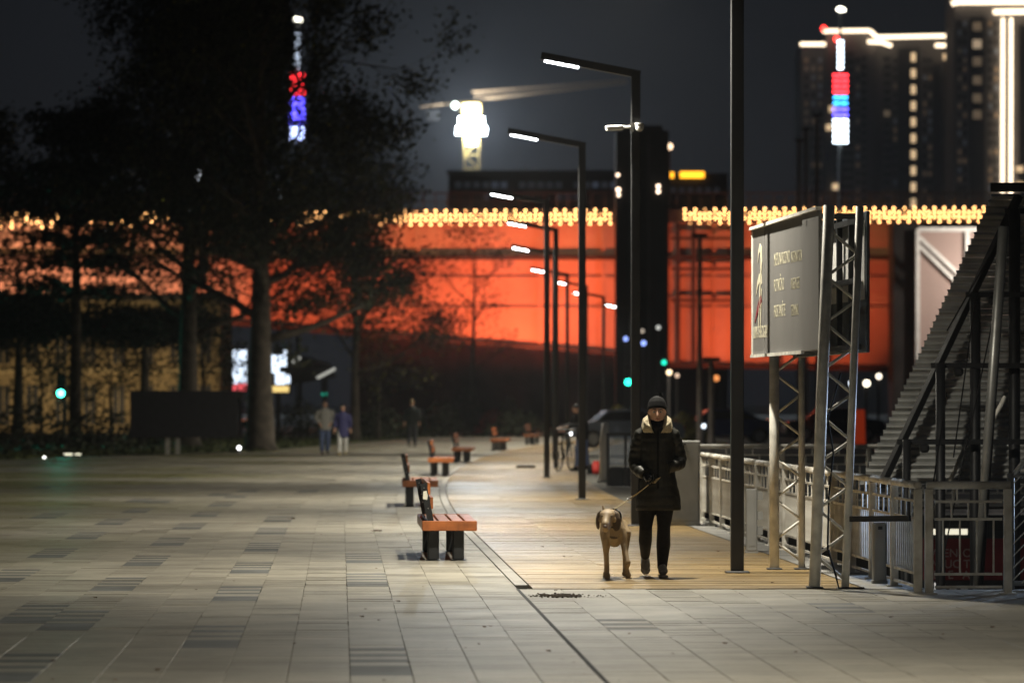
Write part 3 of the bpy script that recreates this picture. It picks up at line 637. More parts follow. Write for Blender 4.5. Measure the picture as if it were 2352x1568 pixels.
# ================================================================== PORT SIGN ON LATTICE TRUSSES
M_galv = mat('galvanised_steel', (0.68,0.66,0.60), 0.5, 0.05, var=0.14, scale=9, bump=0.1, bscale=80)
M_sign = mat('sign_grey_sheet', (0.17,0.165,0.16), 0.55, var=0.07, scale=1.2, bump=0.05)
M_letter = mat('sign_cream_letters', (0.60,0.56,0.42), 0.6, var=0.08, scale=8)
M_redm = mat('sign_red_mark', (0.22,0.02,0.035), 0.6); M_dsteel = mat('dark_steel', (0.04,0.042,0.045), 0.5, 0.4, var=0.15)
M_wback = mat('white_sheet', (0.62,0.62,0.6), 0.6, var=0.08)
nA, fA = Vector((2.73,37.72,0)), Vector((2.385,42.25,0))     # near / far ends of the lettered face
zb, zt = 2.10, 3.35
def truss(name, label, base, ztop, wx, wy, r, fill):
    t = thing(name, label, 'truss tower', base, 0, 'lattice truss legs of the port sign')
    cs = [(-wx/2,0),(wx/2,0)]
    for (x, y), rr in zip(cs, (r*1.05, r*.72)):
        b = MB(); b.tube((x,y,0.01),(x,y,ztop), rr, n=16); b.build('chord', M_galv, t, smooth=True)
        b = MB(); b.cbox((x-.075,y-.075,0),(x+.075,y+.075,.014), .005); b.build('foot_plate', M_dsteel, t)
    for i in range(int((ztop-.1)/fill)):
        z0, z1 = .08+i*fill, .08+(i+1)*fill; s_ = 1 if i % 2 else -1
        b = MB(); b.tube((-s_*wx/2,0,z0),(s_*wx/2,0,z1), .0135, n=8); b.build('brace', M_galv, t, smooth=True)
    return t
nb, fb = G(1906,1351), G(1810,1307)
truss('truss_tower', 'near galvanised lattice truss tower under the open end of the port sign', (nb.x, nb.y, 0), zt+.02, .27, .27, .048, .205).rotation_euler = (0, R(2.2), 0)
truss('truss_tower', 'galvanised lattice truss tower standing behind the lamp post under the port sign', (fb.x, fb.y, 0), zb+.25, .27, .27, .046, .205)
dirv = (fA-nA); Ls = Vector((dirv.x,dirv.y,0)).length; ang = math.atan2(dirv.y, dirv.x)
sg = thing('port_signboard', 'big grey two-sided port signboard with cream lettering on lattice trusses', 'signboard', (nA.x, nA.y, 0), ang)   # local +x runs away along the face, +y is out to the left
def FM(x, z, off=.001): return Matrix(((1,0,0,0),(0,1,0,0),(0,0,1,0),(0,0,0,1)))
segs = [(0, 1.02), (1.035, 3.66), (3.70, Ls)]
for k, (a, c) in enumerate(segs):
    b = MB(); o_ = .02 if k == 0 else 0
    b.cbox((a,-.03+o_,zb+(0 if k==0 else .0)),(c,.0+o_,zt), .006); b.build('face_panel', M_sign, sg)
b = MB(); b.box((3.66,-.03,zb+.005),(3.70,-.012,zt-.005)); b.build('panel_gap', M_dsteel, sg)
b = MB(); b.bar((1.035,.012,zb-.005),(Ls,.012,zb-.005), .03,.03); b.bar((0,.02,zt+.005),(Ls,.012,zt+.005), .05,.03); b.build('face_edge_trim', M_galv, sg)
b = MB(); b.bar((Ls,.0,zb),(Ls,.0,zt), .02,.03); b.build('end_trim', M_galv, sg)
# right-hand face with a pale back, its frame ribs, and the top stretchers
wS = .40
b = MB(); b.cbox((-.05,-wS-.03,zb-.02),(Ls,-wS,zt-.02), .006); rp = b.build('rear_face_panel', mat('blue_grey_sheet', (.07,.085,.10), .5), sg)
b = MB(); b.box((.02,-wS+.004,zb+.45),(Ls-.1,-wS+.010,zt-.1)); b.build('rear_face_back', M_wback, sg)
for x in (.5, 1.2, 2.0, 2.9, 3.8):
    b = MB(); b.bar((x,-wS+.05,zb),(x,-wS+.05,zt-.03), .05,.05); b.build('frame_rib', M_dsteel, sg)
for z in (zb+.03, zt-.10, zb+.62):
    b = MB(); b.bar((.1,-wS+.05,z),(Ls-.05,-wS+.05,z), .05,.05); b.build('frame_rail', M_dsteel, sg)
for x in (.15, 1.6, 3.0, Ls-.1):
    b = MB(); b.bar((x,-wS+.02,zt-.06),(x,-.03,zt-.06), .05,.05); b.build('stretcher', M_dsteel, sg)
# lettering, read from far end to near end
def ftxt(s, x, z, size, m, sx=1.0, name='lettering'):
    M = Matrix.Translation((x, .0022, z)) @ Matrix(((-sx,0,0,0),(0,0,1,0),(0,1,0,0),(0,0,0,1)))
    return text(name, s, size, M, m, sg)
M_let2 = mat('sign_dim_letters', (0.42,0.39,0.28), 0.6, var=0.1, scale=8)
for i, (s1, s2) in enumerate((('MEĐUNARODNO','INTERNATIONAL'),('PUTNIČKO','PASSENGER'),('PRISTANIŠTE','TERMINAL'))):
    z = zt - .41 - i*.245
    ftxt(s1, 3.0, z, .165, M_letter, .82); ftxt(s2, 1.86, z-.01, .15, M_let2, .72)
ftxt('LUKA BEOGRAD', Ls-.06, zb+.17, .17, M_letter, .90)
def ribbon(pts, wd, m, name):
    b = MB(); n = len(pts); F = []; V = []
    for i, (x, z) in enumerate(pts):
        a = Vector(pts[max(i-1,0)]); c = Vector(pts[min(i+1,n-1)]); d = (c-a).normalized(); nn = Vector((-d.y, d.x))*wd[i]/2
        V += [(x+nn.x,.0025,z+nn.y),(x-nn.x,.0025,z-nn.y),(x+nn.x,.006,z+nn.y),(x-nn.x,.006,z-nn.y)]
    for i in range(n-1): k = 4*i; F += [(k+2,k+3,k+7,k+6),(k,k+2,k+6,k+4),(k+1,k+5,k+7,k+3)]
    return b.poly(V, F).build(name, m, sg)
xl = Ls-.05
ribbon([(xl-.36,zt-.34),(xl-.42,zt-.24),(xl-.50,zt-.20),(xl-.58,zt-.22),(xl-.60,zt-.34),(xl-.58,zt-.50),(xl-.56,zt-.56)], [.01,.05,.08,.09,.10,.06,.02], M_letter, 'emblem_stroke')
ribbon([(xl-.24,zt-.66),(xl-.34,zt-.55),(xl-.46,zt-.50),(xl-.60,zt-.49),(xl-.62,zt-.56)], [.01,.06,.09,.09,.04], M_letter, 'emblem_stroke')
ribbon([(xl-.52,zt-.55),(xl-.46,zt-.78),(xl-.40,zt-.98)], [.06,.05,.04], M_letter, 'emblem_stroke')
ribbon([(xl-.62,zt-.60),(xl-.58,zt-.80),(xl-.54,zt-.97)], [.05,.05,.04], M_letter, 'emblem_stroke')
ribbon([(xl-.14,zt-.92),(xl-.34,zt-.80),(xl-.52,zt-.72),(xl-.64,zt-.70)], [.015,.07,.10,.06], M_redm, 'emblem_red_stroke')
b = MB(); b.tube((.72,.003,zt-.10),(.72,.02,zt-.10), .035, n=14); b.build('face_socket', M_dsteel, sg)
t = MB(); cb = [(nb.x+.1,nb.y+.02,1.9),(nb.x-.02,nb.y-.01,1.5),(nb.x+.03,nb.y-.01,1.2),(nb.x-.01,nb.y,.8),(nb.x-.02,nb.y-.02,.35),(nb.x+.05,nb.y-.03,.12),(nb.x+.075,nb.y-.04,.008),(nb.x+.3,nb.y-.05,.008)]
t.loft(cb, [.009]*len(cb), 6); tag(t.build('power_cable', M_black), 'black power cable hanging down the truss to the paving', 'cable')

# ================================================================== RAILING
M_rail = mat('worn_white_paint', (0.78,0.76,0.70), 0.5, var=0.12, scale=5, bump=0.15, bscale=30, c2=(0.42,0.38,0.31))
def fence_run(label, pts, bars=9, name='quay_railing'):
    t = thing(name, label, 'railing', (0,0,0), 0)
    bm_bar = {}
    for i, p in enumerate(pts):
        b = MB(); b.cbox((p.x-.035,p.y-.035,.0),(p.x+.035,p.y+.035,.90), .006); b.build('post', M_rail, t)
        b = MB(); b.cbox((p.x-.07,p.y-.07,-.004),(p.x+.07,p.y+.07,.012), .004); b.build('foot_plate', M_rail, t)
    for a, c in zip(pts[:-1], pts[1:]):
        d = (c-a).normalized()
        b = MB(); b.loft([a+Vector((0,0,.93))-d*.02, c+Vector((0,0,.93))+d*.02], [.034,.034], 12); b.build('handrail', M_rail, t, smooth=True)
        a2, c2 = a+d*.05, c-d*.05
        for z in (.79,.64,.17,.06):
            b = MB(); b.bar(a2+Vector((0,0,z)), c2+Vector((0,0,z)), .022,.022); b.build('rail', M_rail, t)
        def barat(f, z0, z1):
            q = a2.lerp(c2, f)
            key = (round(z1-z0,3))
            if key not in bm_bar: bm_bar[key] = MB().tube((0,0,0),(0,0,z1-z0), .0085, n=6).mesh('bar', M_rail)
            link('bar', bm_bar[key], t, Matrix.Translation((q.x,q.y,z0)))
        for k in range(bars): barat((k+.5)/bars, .17, .64)
        for k in range(3): barat((k+1)/4, .64, .79); 
        for k in range(2): barat((k+1)/3, .79, .90)
    return t
fp = [prom(4.95, 36.55 + 1.56*i) for i in range(15)]
fence_run('long white painted railing along the quay beside the port sign', fp, 11)
cr = Vector((fp[0].x+.77, 36.55, 0))
fence_run('short white railing turned across at the quay corner', [fp[0]+Vector((.09,-.04,0)), cr], 4)
b2 = [Vector((3.0+1.4*i, 69.4, 0)) for i in range(5)]
fence_run('grey railing crossing behind at the far end of the port basin', b2, 7)
# cross bar tied to the railing, cabinets
b = MB(); b.bar((nb.x+.16,37.3,.62),(fp[0].x-.05,36.75,.64), .03,.05); tag(b.build('wooden_slat', M_dsteel), 'dark slat tied across the white railing behind the near truss', 'slat')
def cabinet(label, p, wx, wy, h, m, notch=False):
    t = thing('cabinet', label, 'cabinet', p); b = MB(); b.cbox((-wx/2,0,.02),(wx/2,wy,h), .012); b.build('housing', m, t)
    b = MB(); b.box((-wx/2+.03,-.008,.08),(wx/2-.03,.001,h-.05)); b.build('door', m, t)
    b = MB(); b.cbox((-wx/2-.01,.01,-.01),(wx/2+.01,wy-.01,.03), .005); b.build('plinth', M_conc, t)
    if notch:
        for z in (h-.12, h*.52, .2): b = MB(); b.box((wx/2-.001,.02,z),(wx/2+.06,wy-.02,z+.09)); b.build('hinge_block', m, t)
    else: b = MB(); b.box((-.02,-.02,h-.06),(.02,-.009,h-.03)); b.build('lock', M_dsteel, t)
M_grey = mat('grey_enamel', (0.24,0.24,0.23), 0.6, var=0.1, scale=4)
cabinet('wide grey steel cabinet behind the dog walker at the railing end', G(1572,1206)+Vector((0,0,0)), .42, .5, 1.13, M_grey)
cabinet('narrow grey steel post cabinet behind the lamp post by the railing', G(1727,1270), .12, .14, .70, M_grey, True)
cabinet('small grey cabinet behind the near truss tower', Vector((3.33,38.6,0)), .12, .14, .55, M_grey)

# ================================================================== GANGWAY CANOPY
M_corr = mat('grey_corrugated_steel', (0.52,0.525,0.51), 0.5, 0.2, var=0.16, scale=3, bump=0.1)
M_frame = mat('canopy_dark_frame', (0.022,0.023,0.025), 0.5, 0.3, var=0.15, scale=5)
cp = thing('gangway_canopy', 'sloping corrugated steel gangway canopy on posts behind the railing', 'canopy', (0,0,0))
N = 46
for i in range(N):
    f0, f1 = i/N, (i+1)/N
    Y0, Y1 = 48.3 + 1.0*f0, 48.3 + 1.0*f1; xd = 1975 + (2283-1975)*f0
    y0, y1 = 1118 + (445-1118)*f0, 1118 + (445-1118)*f1
    a = P(xd, y0, Y0); c = P(xd, y1, Y1); right = 8.6; h = c.z - a.z; dp = .04 if i % 3 else .075
    prof = [(0,0),(-dp,h*.45),(-dp,h*.72),(-.002,h*.99)] if i % 3 else [(-.01,0),(-dp,h*.42),(-dp,h*.60),(-.002,h*.99)]
    V = [(x, a.y+(c.y-a.y)*q[1]/h+q[0], a.z+q[1]) for x in (a.x, right) for q in prof] + [(x, a.y+(c.y-a.y)*q[1]/h+q[0]+.012, a.z+q[1]) for x in (a.x, right) for q in prof]
    F = []
    for k in range(3): F += [(k,k+4,k+5,k+1),(8+k,9+k,13+k,12+k),(k,k+1,9+k,8+k),(4+k,12+k,13+k,5+k)]
    F += [(0,8,12,4),(3,7,15,11)]
    b = MB(); b.poly(V, F); b.build('roof_sheet', M_corr, cp)
# raker beam and posts
def pt(x, y, Y): return P(x, y, Y)
b = MB(); b.bar(pt(2022,1118,48.0), pt(2340,450,48.7), .10, .07); b.build('raker_beam', M_frame, cp)
b = MB(); b.bar(pt(2278,440,49.0)+Vector((-.02,0,.05)), Vector((8.6,49.0,pt(2278,440,49.0).z+.05)), .10,.10); b.build('ridge_beam', M_frame, cp)
for x, yt, Y, r in ((2082,1010,47.6,.048),(2160,835,47.7,.055),(2240,672,47.8,.06),(2330,480,47.9,.066)):
    q = pt(x, yt, Y); b = MB(); b.tube((q.x,q.y,-2.8),(q.x,q.y,q.z), r, n=12); b.build('post', M_frame, cp, smooth=True)
    b = MB(); b.bar((q.x-.1,q.y+.06,q.z-.02),(8.6,q.y+.06,q.z-.02), .05,.06); b.build('purlin', M_frame, cp)
    b = MB(); b.cbox((q.x+.15,q.y-.06,q.z-.14),(q.x+.25,q.y+.05,q.z-.04), .02); b.build('junction_box', M_frame, cp)
q0, q1 = pt(2254,1200,45.5), pt(2305,520,44.9); b = MB(); b.tube(q0+Vector((-.1,0,-1.6)), q1, .055, n=12); b.build('inclined_post', mat('galv_tube', (.22,.22,.21), .4, .5, var=.15), cp, smooth=True)
for (xa,ya,xc,yc,Y) in ((2120,1500,2290,690,46),(2190,1050,2240,690,46.3),(2175,760,2300,540,45.6),(2130,1200,2175,900,47.2)):
    b = MB(); b.tube(pt(xa,ya,Y), pt(xc,yc,Y), .008, n=6); b.build('stay_wire', M_black, cp)
for (xa,ya,xc,yc,Y) in ((2175,1120,2215,1030,48.2),(2270,985,2310,910,46.4),(2140,1190,2165,1130,49)):
    b = MB(); b.tube(pt(xa,ya,Y), pt(xc,yc,Y), .026, n=8); b.build('strut', M_galv, cp, smooth=True)
# mesh gate of the gangway at right, with diagonal wires
gt = thing('gangway_gate', 'tall grey gate with diagonal wire mesh at the gangway entrance', 'gate', (0,0,0))
gx0, gx1, gY = 4.36, 5.1, 37.3
for x in (gx0, gx1-.25, gx1): b = MB(); b.tube((x,gY,.0),(x,gY,1.02), .032, n=10); b.build('post', M_grey, gt, smooth=True)
for z in (.06, 1.0): b = MB(); b.tube((gx0,gY,z),(gx1,gY,z), .022, n=8); b.build('rail', M_grey, gt, smooth=True)
for i in range(13):
    z = -.35+i*.105
    x0_, z0_, x1_, z1_ = gx0, z, gx1, z+.75
    if z0_ < .06: x0_ += (.06-z0_)/1.014; z0_ = .06
    if z1_ > 1.0: x1_ -= (z1_-1.0)/1.014; z1_ = 1.0
    if x1_-x0_ > .05: b = MB(); b.tube((x0_,gY-.02,z0_),(x1_,gY-.02,z1_), .006, n=5); b.build('mesh_wire', M_galv, gt)
b = MB(); b.loft([(gx0+.02,gY,1.0),(gx0+.12,gY,1.13),(gx0+.3,gY,1.26),(gx0+.55,gY,1.34)], [.022]*4, 8); b.build('curved_handrail', M_galv, gt, smooth=True)
# pontoon cabin below the canopy
pc = thing('pontoon_cabin', 'dark red pontoon cabin with lit strip window seen through the railing', 'cabin', (0,0,0)); pY = 55.0
M_redp = mat('dark_red_paint', (0.22,0.015,0.018), 0.55, var=0.15, scale=4)
a, c = P(2118,1200,pY), P(2420,1345,pY)
b = MB(); b.box((a.x,pY,c.z-.9),(c.x,pY+3,a.z+.1)); b.build('cabin_wall', M_dsteel, pc)
b = MB(); s0, s1 = P(2120,1236,pY), P(2420,1331,pY); b.box((s0.x,pY-.03,s1.z),(s1.x,pY-.002,s0.z)); sb = b.build('red_sign', M_redp, pc)
for w_, x, y in (('WI',2134,1278),('EN',2166,1278),('O',2210,1278),('PO',2132,1303),('UC',2168,1303),('T',2212,1303),('RE',2126,1328),('E',2176,1328),('A',2210,1328)):
    q = P(x,y,pY); text('lettering', w_, .15, Matrix.Translation((q.x,pY-.034,q.z)) @ Matrix.Rotation(R(90),4,'X'), mat('red_sign_letters',(.45,.36,.33),.6), sb)
b = MB(); s0, s1 = P(2138,1214,pY), P(2222,1227,pY); b.box((s0.x,pY-.02,s1.z),(s1.x,pY-.001,s0.z)); b.build('lit_window', emit('warm_window', (1,.93,.72), .9), pc)
b = MB(); s0, s1 = P(2146,1337,pY), P(2160,1362,pY); b.box((s0.x,pY-.06,s1.z-.2),(s1.x,pY-.035,s0.z)); b.build('lit_panel', emit('white_panel', (1,.97,.9), .85), pc)
for xx in (2180,2206): b = MB(); s0, s1 = P(xx,1345,pY), P(xx+16,1362,pY); b.box((s0.x,pY-.06,s1.z-.1),(s1.x,pY-.035,s0.z)); b.build('pale_panel', M_wback, pc)
b = MB(); b.box((3.4,46.5,-2.75),(8.6,60,-2.45)); tag(b.build('pontoon', M_dsteel), 'dark floating pontoon deck under the gangway canopy', 'pontoon')
# small work light fixed on the pontoon beyond the gate: gives the railing its cold rim
fl = thing('pontoon_floodlight', 'small cold white floodlight on a pontoon pole past the gangway gate', 'floodlight', (7.0,42.6,-2.6))
b = MB(); b.tube((0,0,0),(0,0,3.6), .03, n=8); b.build('pole', M_galv, fl)
b = MB(); b.cbox((-.12,-.05,3.6),(.12,.05,3.78), .01); b.build('housing', M_dsteel, fl)
b = MB(); b.box((-.13,-.04,3.62),(-.12,.04,3.76)); b.build('led_plate', emit('cold_led', (.75,.85,1), 8), fl)
light('floodlight_beam', 'SPOT', (-.15,0,3.69), 1600, (.55,.72,1.0), fl, (-4,-4.6,3.0), spot_size=R(44), spot_blend=.3, shadow_soft_size=.06)

# ================================================================== SMALL THINGS ON THE GROUND
M_leaf = mat('dead_leaf', (0.12,0.055,0.02), 0.85, var=0.3, scale=30, island=0.3)
for i, (x, y, lab) in enumerate(((865,1220,'curled brown leaf pair lying on the paving left of the bench'),(673,1192,'small dead leaf on the paving beyond the dark pavers'),(1302,1278,'tiny dead leaf lying on the deck left of the dog'),(1118,1440,'small pale crumb of leaf on the near paving'))):
    p = G(x, y); b = MB()
    for k in range(3 if i < 1 else 2):
        ox, oy = random.uniform(-.05,.05), random.uniform(-.05,.05); s_ = .045 if i < 2 else .022; n_ = 8
        pts = [(ox+s_*math.cos(a*2*math.pi/n_)*(1 if a % 2 else .55), oy+s_*math.sin(a*2*math.pi/n_), .006+.35*s_*abs(math.cos(a*2*math.pi/n_+k))) for a in range(n_)] + [(ox,oy,.004)]
        b.poly(pts, [(a, (a+1) % n_, n_) for a in range(n_)])
    o = b.build('fallen_leaf', M_leaf); o.location = p; tag(o, lab, 'leaf')
p = G(1283,1368); b = MB()
for _ in range(260):
    x, y = random.gauss(0,.09), random.gauss(0,.16); s_ = random.uniform(.004,.010); b.ball((x,y,s_*.5), (s_*1.4,s_*1.4,s_), 6, 4)
for _ in range(40): x, y = random.uniform(-.05,.42), random.uniform(-.25,.2); b.ball((x,y,.003), random.uniform(.003,.007), 5, 4)
o = b.build('dirt_pile', mat('brown_dirt', (.075,.05,.022), .95, var=.3, scale=30, island=.3)); o.location = p; tag(o, 'scattered heap of brown dirt and leaf crumbs on the paving near the dog', 'dirt', kind='stuff')
lt = MB(); lr = random.Random(31)
for _ in range(150):
    Y = 25+lr.random()**1.5*60; x = lr.uniform(-.12,.12)*Y; sz = lr.choice((.006,.009,.014,.022)); a = lr.uniform(0,3.1); n_ = 5
    if x > quay(Y)-.4: continue
    lt.poly([(x+sz*math.cos(a+k*1.257)*(1 if k % 2 else .7), Y+sz*math.sin(a+k*1.257), .004+(.4*sz if k in (1,3) else 0)) for k in range(n_)], [tuple(range(n_))])
tag(lt.build('leaf_litter', M_leaf), 'tiny scattered leaf crumbs over the paving and deck', 'leaf litter', kind='stuff')
p = G(1208,1074); t = thing('drain_cover', 'low black metal block lying on the distant deck', 'drain', p)
b = MB(); b.cbox((-.24,0,-.01),(.24,.3,.06), .01); b.build('frame', M_black, t)
for i in range(6): b = MB(); b.box((-.2+i*.07,.02,.06),(-.17+i*.07,.28,.066)); b.build('grate_bar', M_dsteel, t)

# ================================================================== MID-DISTANCE BY THE WALK
# white banner post, red bag, glazed barrier and planter behind the person with the bicycle
p = G(1389,1108); t = thing('white_bollard', 'white draped post standing at the start of the glazed barrier', 'post', p)
b = MB(); b.loft([(0,0,0),(0,0,.4),(0,0,.9),(.0,0,1.22)], [(.13,.1),(.11,.09),(.10,.08),(.06,.05)], 10); b.build('drape', M_white, t, smooth=True)
b = MB(); b.cbox((-.16,-.12,0),(.16,.12,.05), .01); b.build('base', M_conc, t)
p = G(1368,1088); t = thing('bag', 'red and black shopping bag on the ground by the white post', 'bag', p)
b = MB(); b.loft([(0,0,0),(.01,0,.12),(.03,0,.30)], [(.12,.07),(.13,.08),(.07,.02)], 10); b.build('bag_body', mat('red_bag', (.6,.04,.03), .6), t, smooth=True)
b = MB(); b.loft([(-.12,-.02,0),(-.13,-.02,.12),(-.12,-.02,.22)], [(.07,.06),(.07,.06),(.03,.02)], 10); b.build('bag_side', M_black, t, smooth=True)
gbY = 84.0; t = thing('glazed_barrier', 'dark framed glazed barrier beside the deck behind the dog walker', 'barrier', (0,0,0))
gl = glass('barrier_glass', (.5,.6,.75), .15, .35)
x0_, x1_ = P(1396,0,gbY).x, P(1560,0,gbY).x
for i in range(5): x = x0_+(x1_-x0_)*i/4; b = MB(); b.box((x-.025,gbY,0),(x+.025,gbY+.05,1.0)); b.build('post', M_dsteel, t)
b = MB(); b.box((x0_-.03,gbY-.01,1.0),(x1_+.03,gbY+.06,1.05)); b.build('top_rail', M_dsteel, t)
for i in range(4):
    xa, xb = x0_+(x1_-x0_)*i/4, x0_+(x1_-x0_)*(i+1)/4; b = MB(); b.box((xa+.03,gbY+.02,.42),(xb-.03,gbY+.028,.98)); b.build('pane', gl, t)
    b = MB(); b.cbox((xa+.03,gbY-.1,0.0),(xb-.03,gbY+.3,.38), .02); b.build('planter_box', M_dsteel, t)
def car(loc, rz, body, label, strip_=None):
    t = thing('parked_car', label, 'car', loc, rz, None)
    prof = [(-2.05,.35),(-2.1,.62),(-1.95,.88),(-1.25,.96),(-.75,1.38),(.55,1.43),(1.35,1.0),(2.0,.9),(2.12,.6),(2.08,.33)]
    b = MB(); n = len(prof); V = [(x,-.84,z) for x, z in prof]+[(x,.84,z) for x, z in prof]
    b.poly(V, [tuple(range(n)), tuple(range(2*n-1,n-1,-1))]+[(i,i+n,(i+1)%n+n,(i+1)%n) for i in range(n)]); b.build('body', body, t)
    gm = mat('car_glass', (.02,.022,.025), .08)
    for s in (-1,1): b = MB(); y = s*.845; b.poly([(-1.15,y,.98),(-.7,y,1.32),(.5,y,1.36),(1.2,y,1.0),(-1.15,y-s*.02,.98),(-.7,y-s*.02,1.32),(.5,y-s*.02,1.36),(1.2,y-s*.02,1.0)], [(0,1,2,3),(7,6,5,4),(0,4,5,1),(1,5,6,2),(2,6,7,3),(3,7,4,0)]); b.build('side_window', gm, t)
    for x in (-1.3, 1.3):
        for s in (-1, 1):
            b = MB(); b.tube((x,s*.70,.33),(x,s*.87,.33), .33, n=20); wh = b.build('wheel', mat('tyre_rubber', (.015,.015,.015), .9), t)
            b = MB(); b.tube((x,s*.868,.33),(x,s*.88,.33), .2, n=14); b.build('rim', M_bolt, wh)
    for s in (-1,1): b = MB(); b.box((-2.12,s*.6-.16,.6),(-2.06,s*.6+.16,.74)); b.build('headlight', M_white, t); b = MB(); b.box((2.08,s*.6-.16,.66),(2.13,s*.6+.16,.8)); b.build('tail_light', M_redm, t)
    return t
car(Vector((4.2,158,0)), .1, mat('white_car', (.12,.14,.18), .25, var=.04, coat=.5), 'white car parked beyond the glazed barrier')
car(Vector((8.6,172,0)), .05, mat('blue_car', (.02,.03,.12), .25, var=.04, coat=.5), 'blue car parked beyond the wide grey cabinet')
car(Vector((13.6,180,0)), .0, mat('black_car', (.015,.015,.017), .25, var=.04, coat=.5), 'black car parked behind the lamp post beside the port sign')

# ================================================================== BRIDGE
BY = 300.0
M_girder = mat('bridge_paint', (0.52,0.47,0.42), 0.75, var=0.16, scale=.25, bump=.05)
M_bdark = mat('bridge_dark_steel', (0.05,0.045,0.045), 0.8, var=.2, scale=.5)
br = thing('road_bridge', 'long road bridge with deep girder floodlit orange', 'bridge', (0,0,0))
def bot_y(x):
    pts = [(-200,690),(300,715),(830,762),(1400,803),(1540,832),(2060,842)]
    for (a, ya), (c, yc) in zip(pts[:-1], pts[1:]):
        if x <= c: return ya+(yc-ya)*(x-a)/(c-a)
    return 842
edges = [-160,60,240,420,600,780,960,1090,1240,1385,1540,1640,1740,1850,1960,2050]
for a, c in zip(edges[:-1], edges[1:]):
    zt0 = P(0,512,BY).z; xa, xc = P(a,0,BY).x, P(c,0,BY).x; za_, zc_ = P(0,bot_y(a),BY).z, P(0,bot_y(c),BY).z; g_ = .05
    b = MB(); b.poly([(xa+g_,BY,za_),(xc-g_,BY,zc_),(xc-g_,BY,zt0),(xa+g_,BY,zt0),(xa+g_,BY+.3,za_),(xc-g_,BY+.3,zc_),(xc-g_,BY+.3,zt0),(xa+g_,BY+.3,zt0)], [(0,1,2,3),(7,6,5,4),(0,4,5,1),(1,5,6,2),(2,6,7,3),(3,7,4,0)]); b.build('web_panel', M_girder, br)
    b = MB(); b.box((xc-.12,BY-.25,zc_),(xc+.12,BY-.01,zt0)); b.build('stiffener', M_girder, br)
    b = MB(); b.poly([(xa,BY-.4,za_-.35),(xc,BY-.4,zc_-.35),(xc,BY-.4,zc_),(xa,BY-.4,za_),(xa,BY+.6,za_-.35),(xc,BY+.6,zc_-.35),(xc,BY+.6,zc_),(xa,BY+.6,za_)], [(0,1,2,3),(7,6,5,4),(0,4,5,1),(1,5,6,2),(2,6,7,3),(3,7,4,0)]); b.build('bottom_flange', M_bdark, br)
xL, xR = P(-160,0,BY).x, P(2050,0,BY).x
for y, hh, dp, m in ((592,.32,.5,M_bdark),(640,.12,.22,M_girder),(708,.12,.22,M_girder)):
    z = P(0,y,BY).z; b = MB(); b.box((xL,BY-dp,z-hh/2),(xR,BY-.255,z+hh/2)); b.build('stringer', m, br)
for x in (1556,1592,1700,1790,1905): xx = P(x,0,BY).x; b = MB(); b.box((xx-.16,BY-.75,P(0,835,BY).z),(xx+.16,BY-.52,P(0,512,BY).z)); b.build('gantry_post', M_bdark, br)
for y in (548,618,690): z_ = P(0,y,BY).z; b = MB(); b.box((P(1540,0,BY).x,BY-.72,z_-.1),(P(1705,0,BY).x,BY-.56,z_+.1)); b.build('gantry_rail', M_bdark, br)
b = MB(); z = P(0,512,BY).z; b.box((xL,BY-1.2,z+.0),(P(2400,0,BY).x,BY+14,z+.9)); b.build('deck_slab', M_bdark, br)
b = MB(); z2 = z+.9
for i in range(90): x = xL+(P(2300,0,BY).x-xL)*i/89; b.box((x-.04,BY-1.1,z2),(x+.04,BY-1.02,z2+1.1))
b.box((xL,BY-1.12,z2+1.1),(P(2300,0,BY).x,BY-1.0,z2+1.18)); b.box((xL,BY-1.09,z2+.5),(P(2300,0,BY).x,BY-1.03,z2+.56)); b.build('parapet', M_bdark, br)
# abutment wall under the girder with ribs
M_abut = mat('abutment_brown_wall', (0.10,0.065,0.055), 0.9, var=.3, scale=.4, bump=.2, bscale=3)
ab = thing('abutment_wall', 'dark brown ribbed wall standing under the bridge girder', 'wall', (0,0,0))
b = MB(); b.box((P(820,0,309).x,309,-.05),(P(1420,0,309).x,311,8.0)); b.build('wall_slab', M_abut, ab)
for i in range(12): x = P(840+i*50,0,309).x; b = MB(); b.box((x-.3,308.5,-.05),(x+.3,309,7.6)); b.build('rib', M_abut, ab)
b = MB(); b.box((P(2052,0,292).x,292,-.05),(P(2112,0,292).x,296,P(0,512,292).z)); tag(b.build('bridge_pier', mat('pier_concrete', (.16,.15,.145), .9, var=.2, scale=.5)), 'tall grey concrete bridge pier beside the glass stair tower', 'pier')
# black tower in front of the girder
tw = thing('bridge_tower', 'tall black unlit tower rising through the bridge', 'tower', (0,0,0)); tY = 286.0
x0_, x1_ = P(1415,0,tY).x, P(1536,0,tY).x
b = MB(); b.box((x0_,tY,-.05),(x1_,tY+4,P(0,300,tY).z)); b.build('shaft', mat('black_cladding', (.012,.012,.013), .7, var=.2, scale=.5), tw)
b = MB(); b.box((x0_+.4,tY+.2,P(0,300,tY).z),(x1_-.4,tY+3.8,P(0,288,tY).z)); b.build('cap', M_bdark, tw)
for x in (1448,1490): b = MB(); xx = P(x,0,tY).x; b.box((xx-.06,tY-.15,-.05),(xx+.06,tY-.002,P(0,305,tY).z)); b.build('fin', M_bdark, tw)
for x, y, r in ((1419,402,.10),(1420,436,.14),(1421,448,.10),(1512,428,.12),(1512,440,.12)):
    b = MB(); q = P(x,y,tY-.12); b.ball(q, r); b.build('marker_lamp', emit('warm_marker', (1,.75,.55), 5), tw)
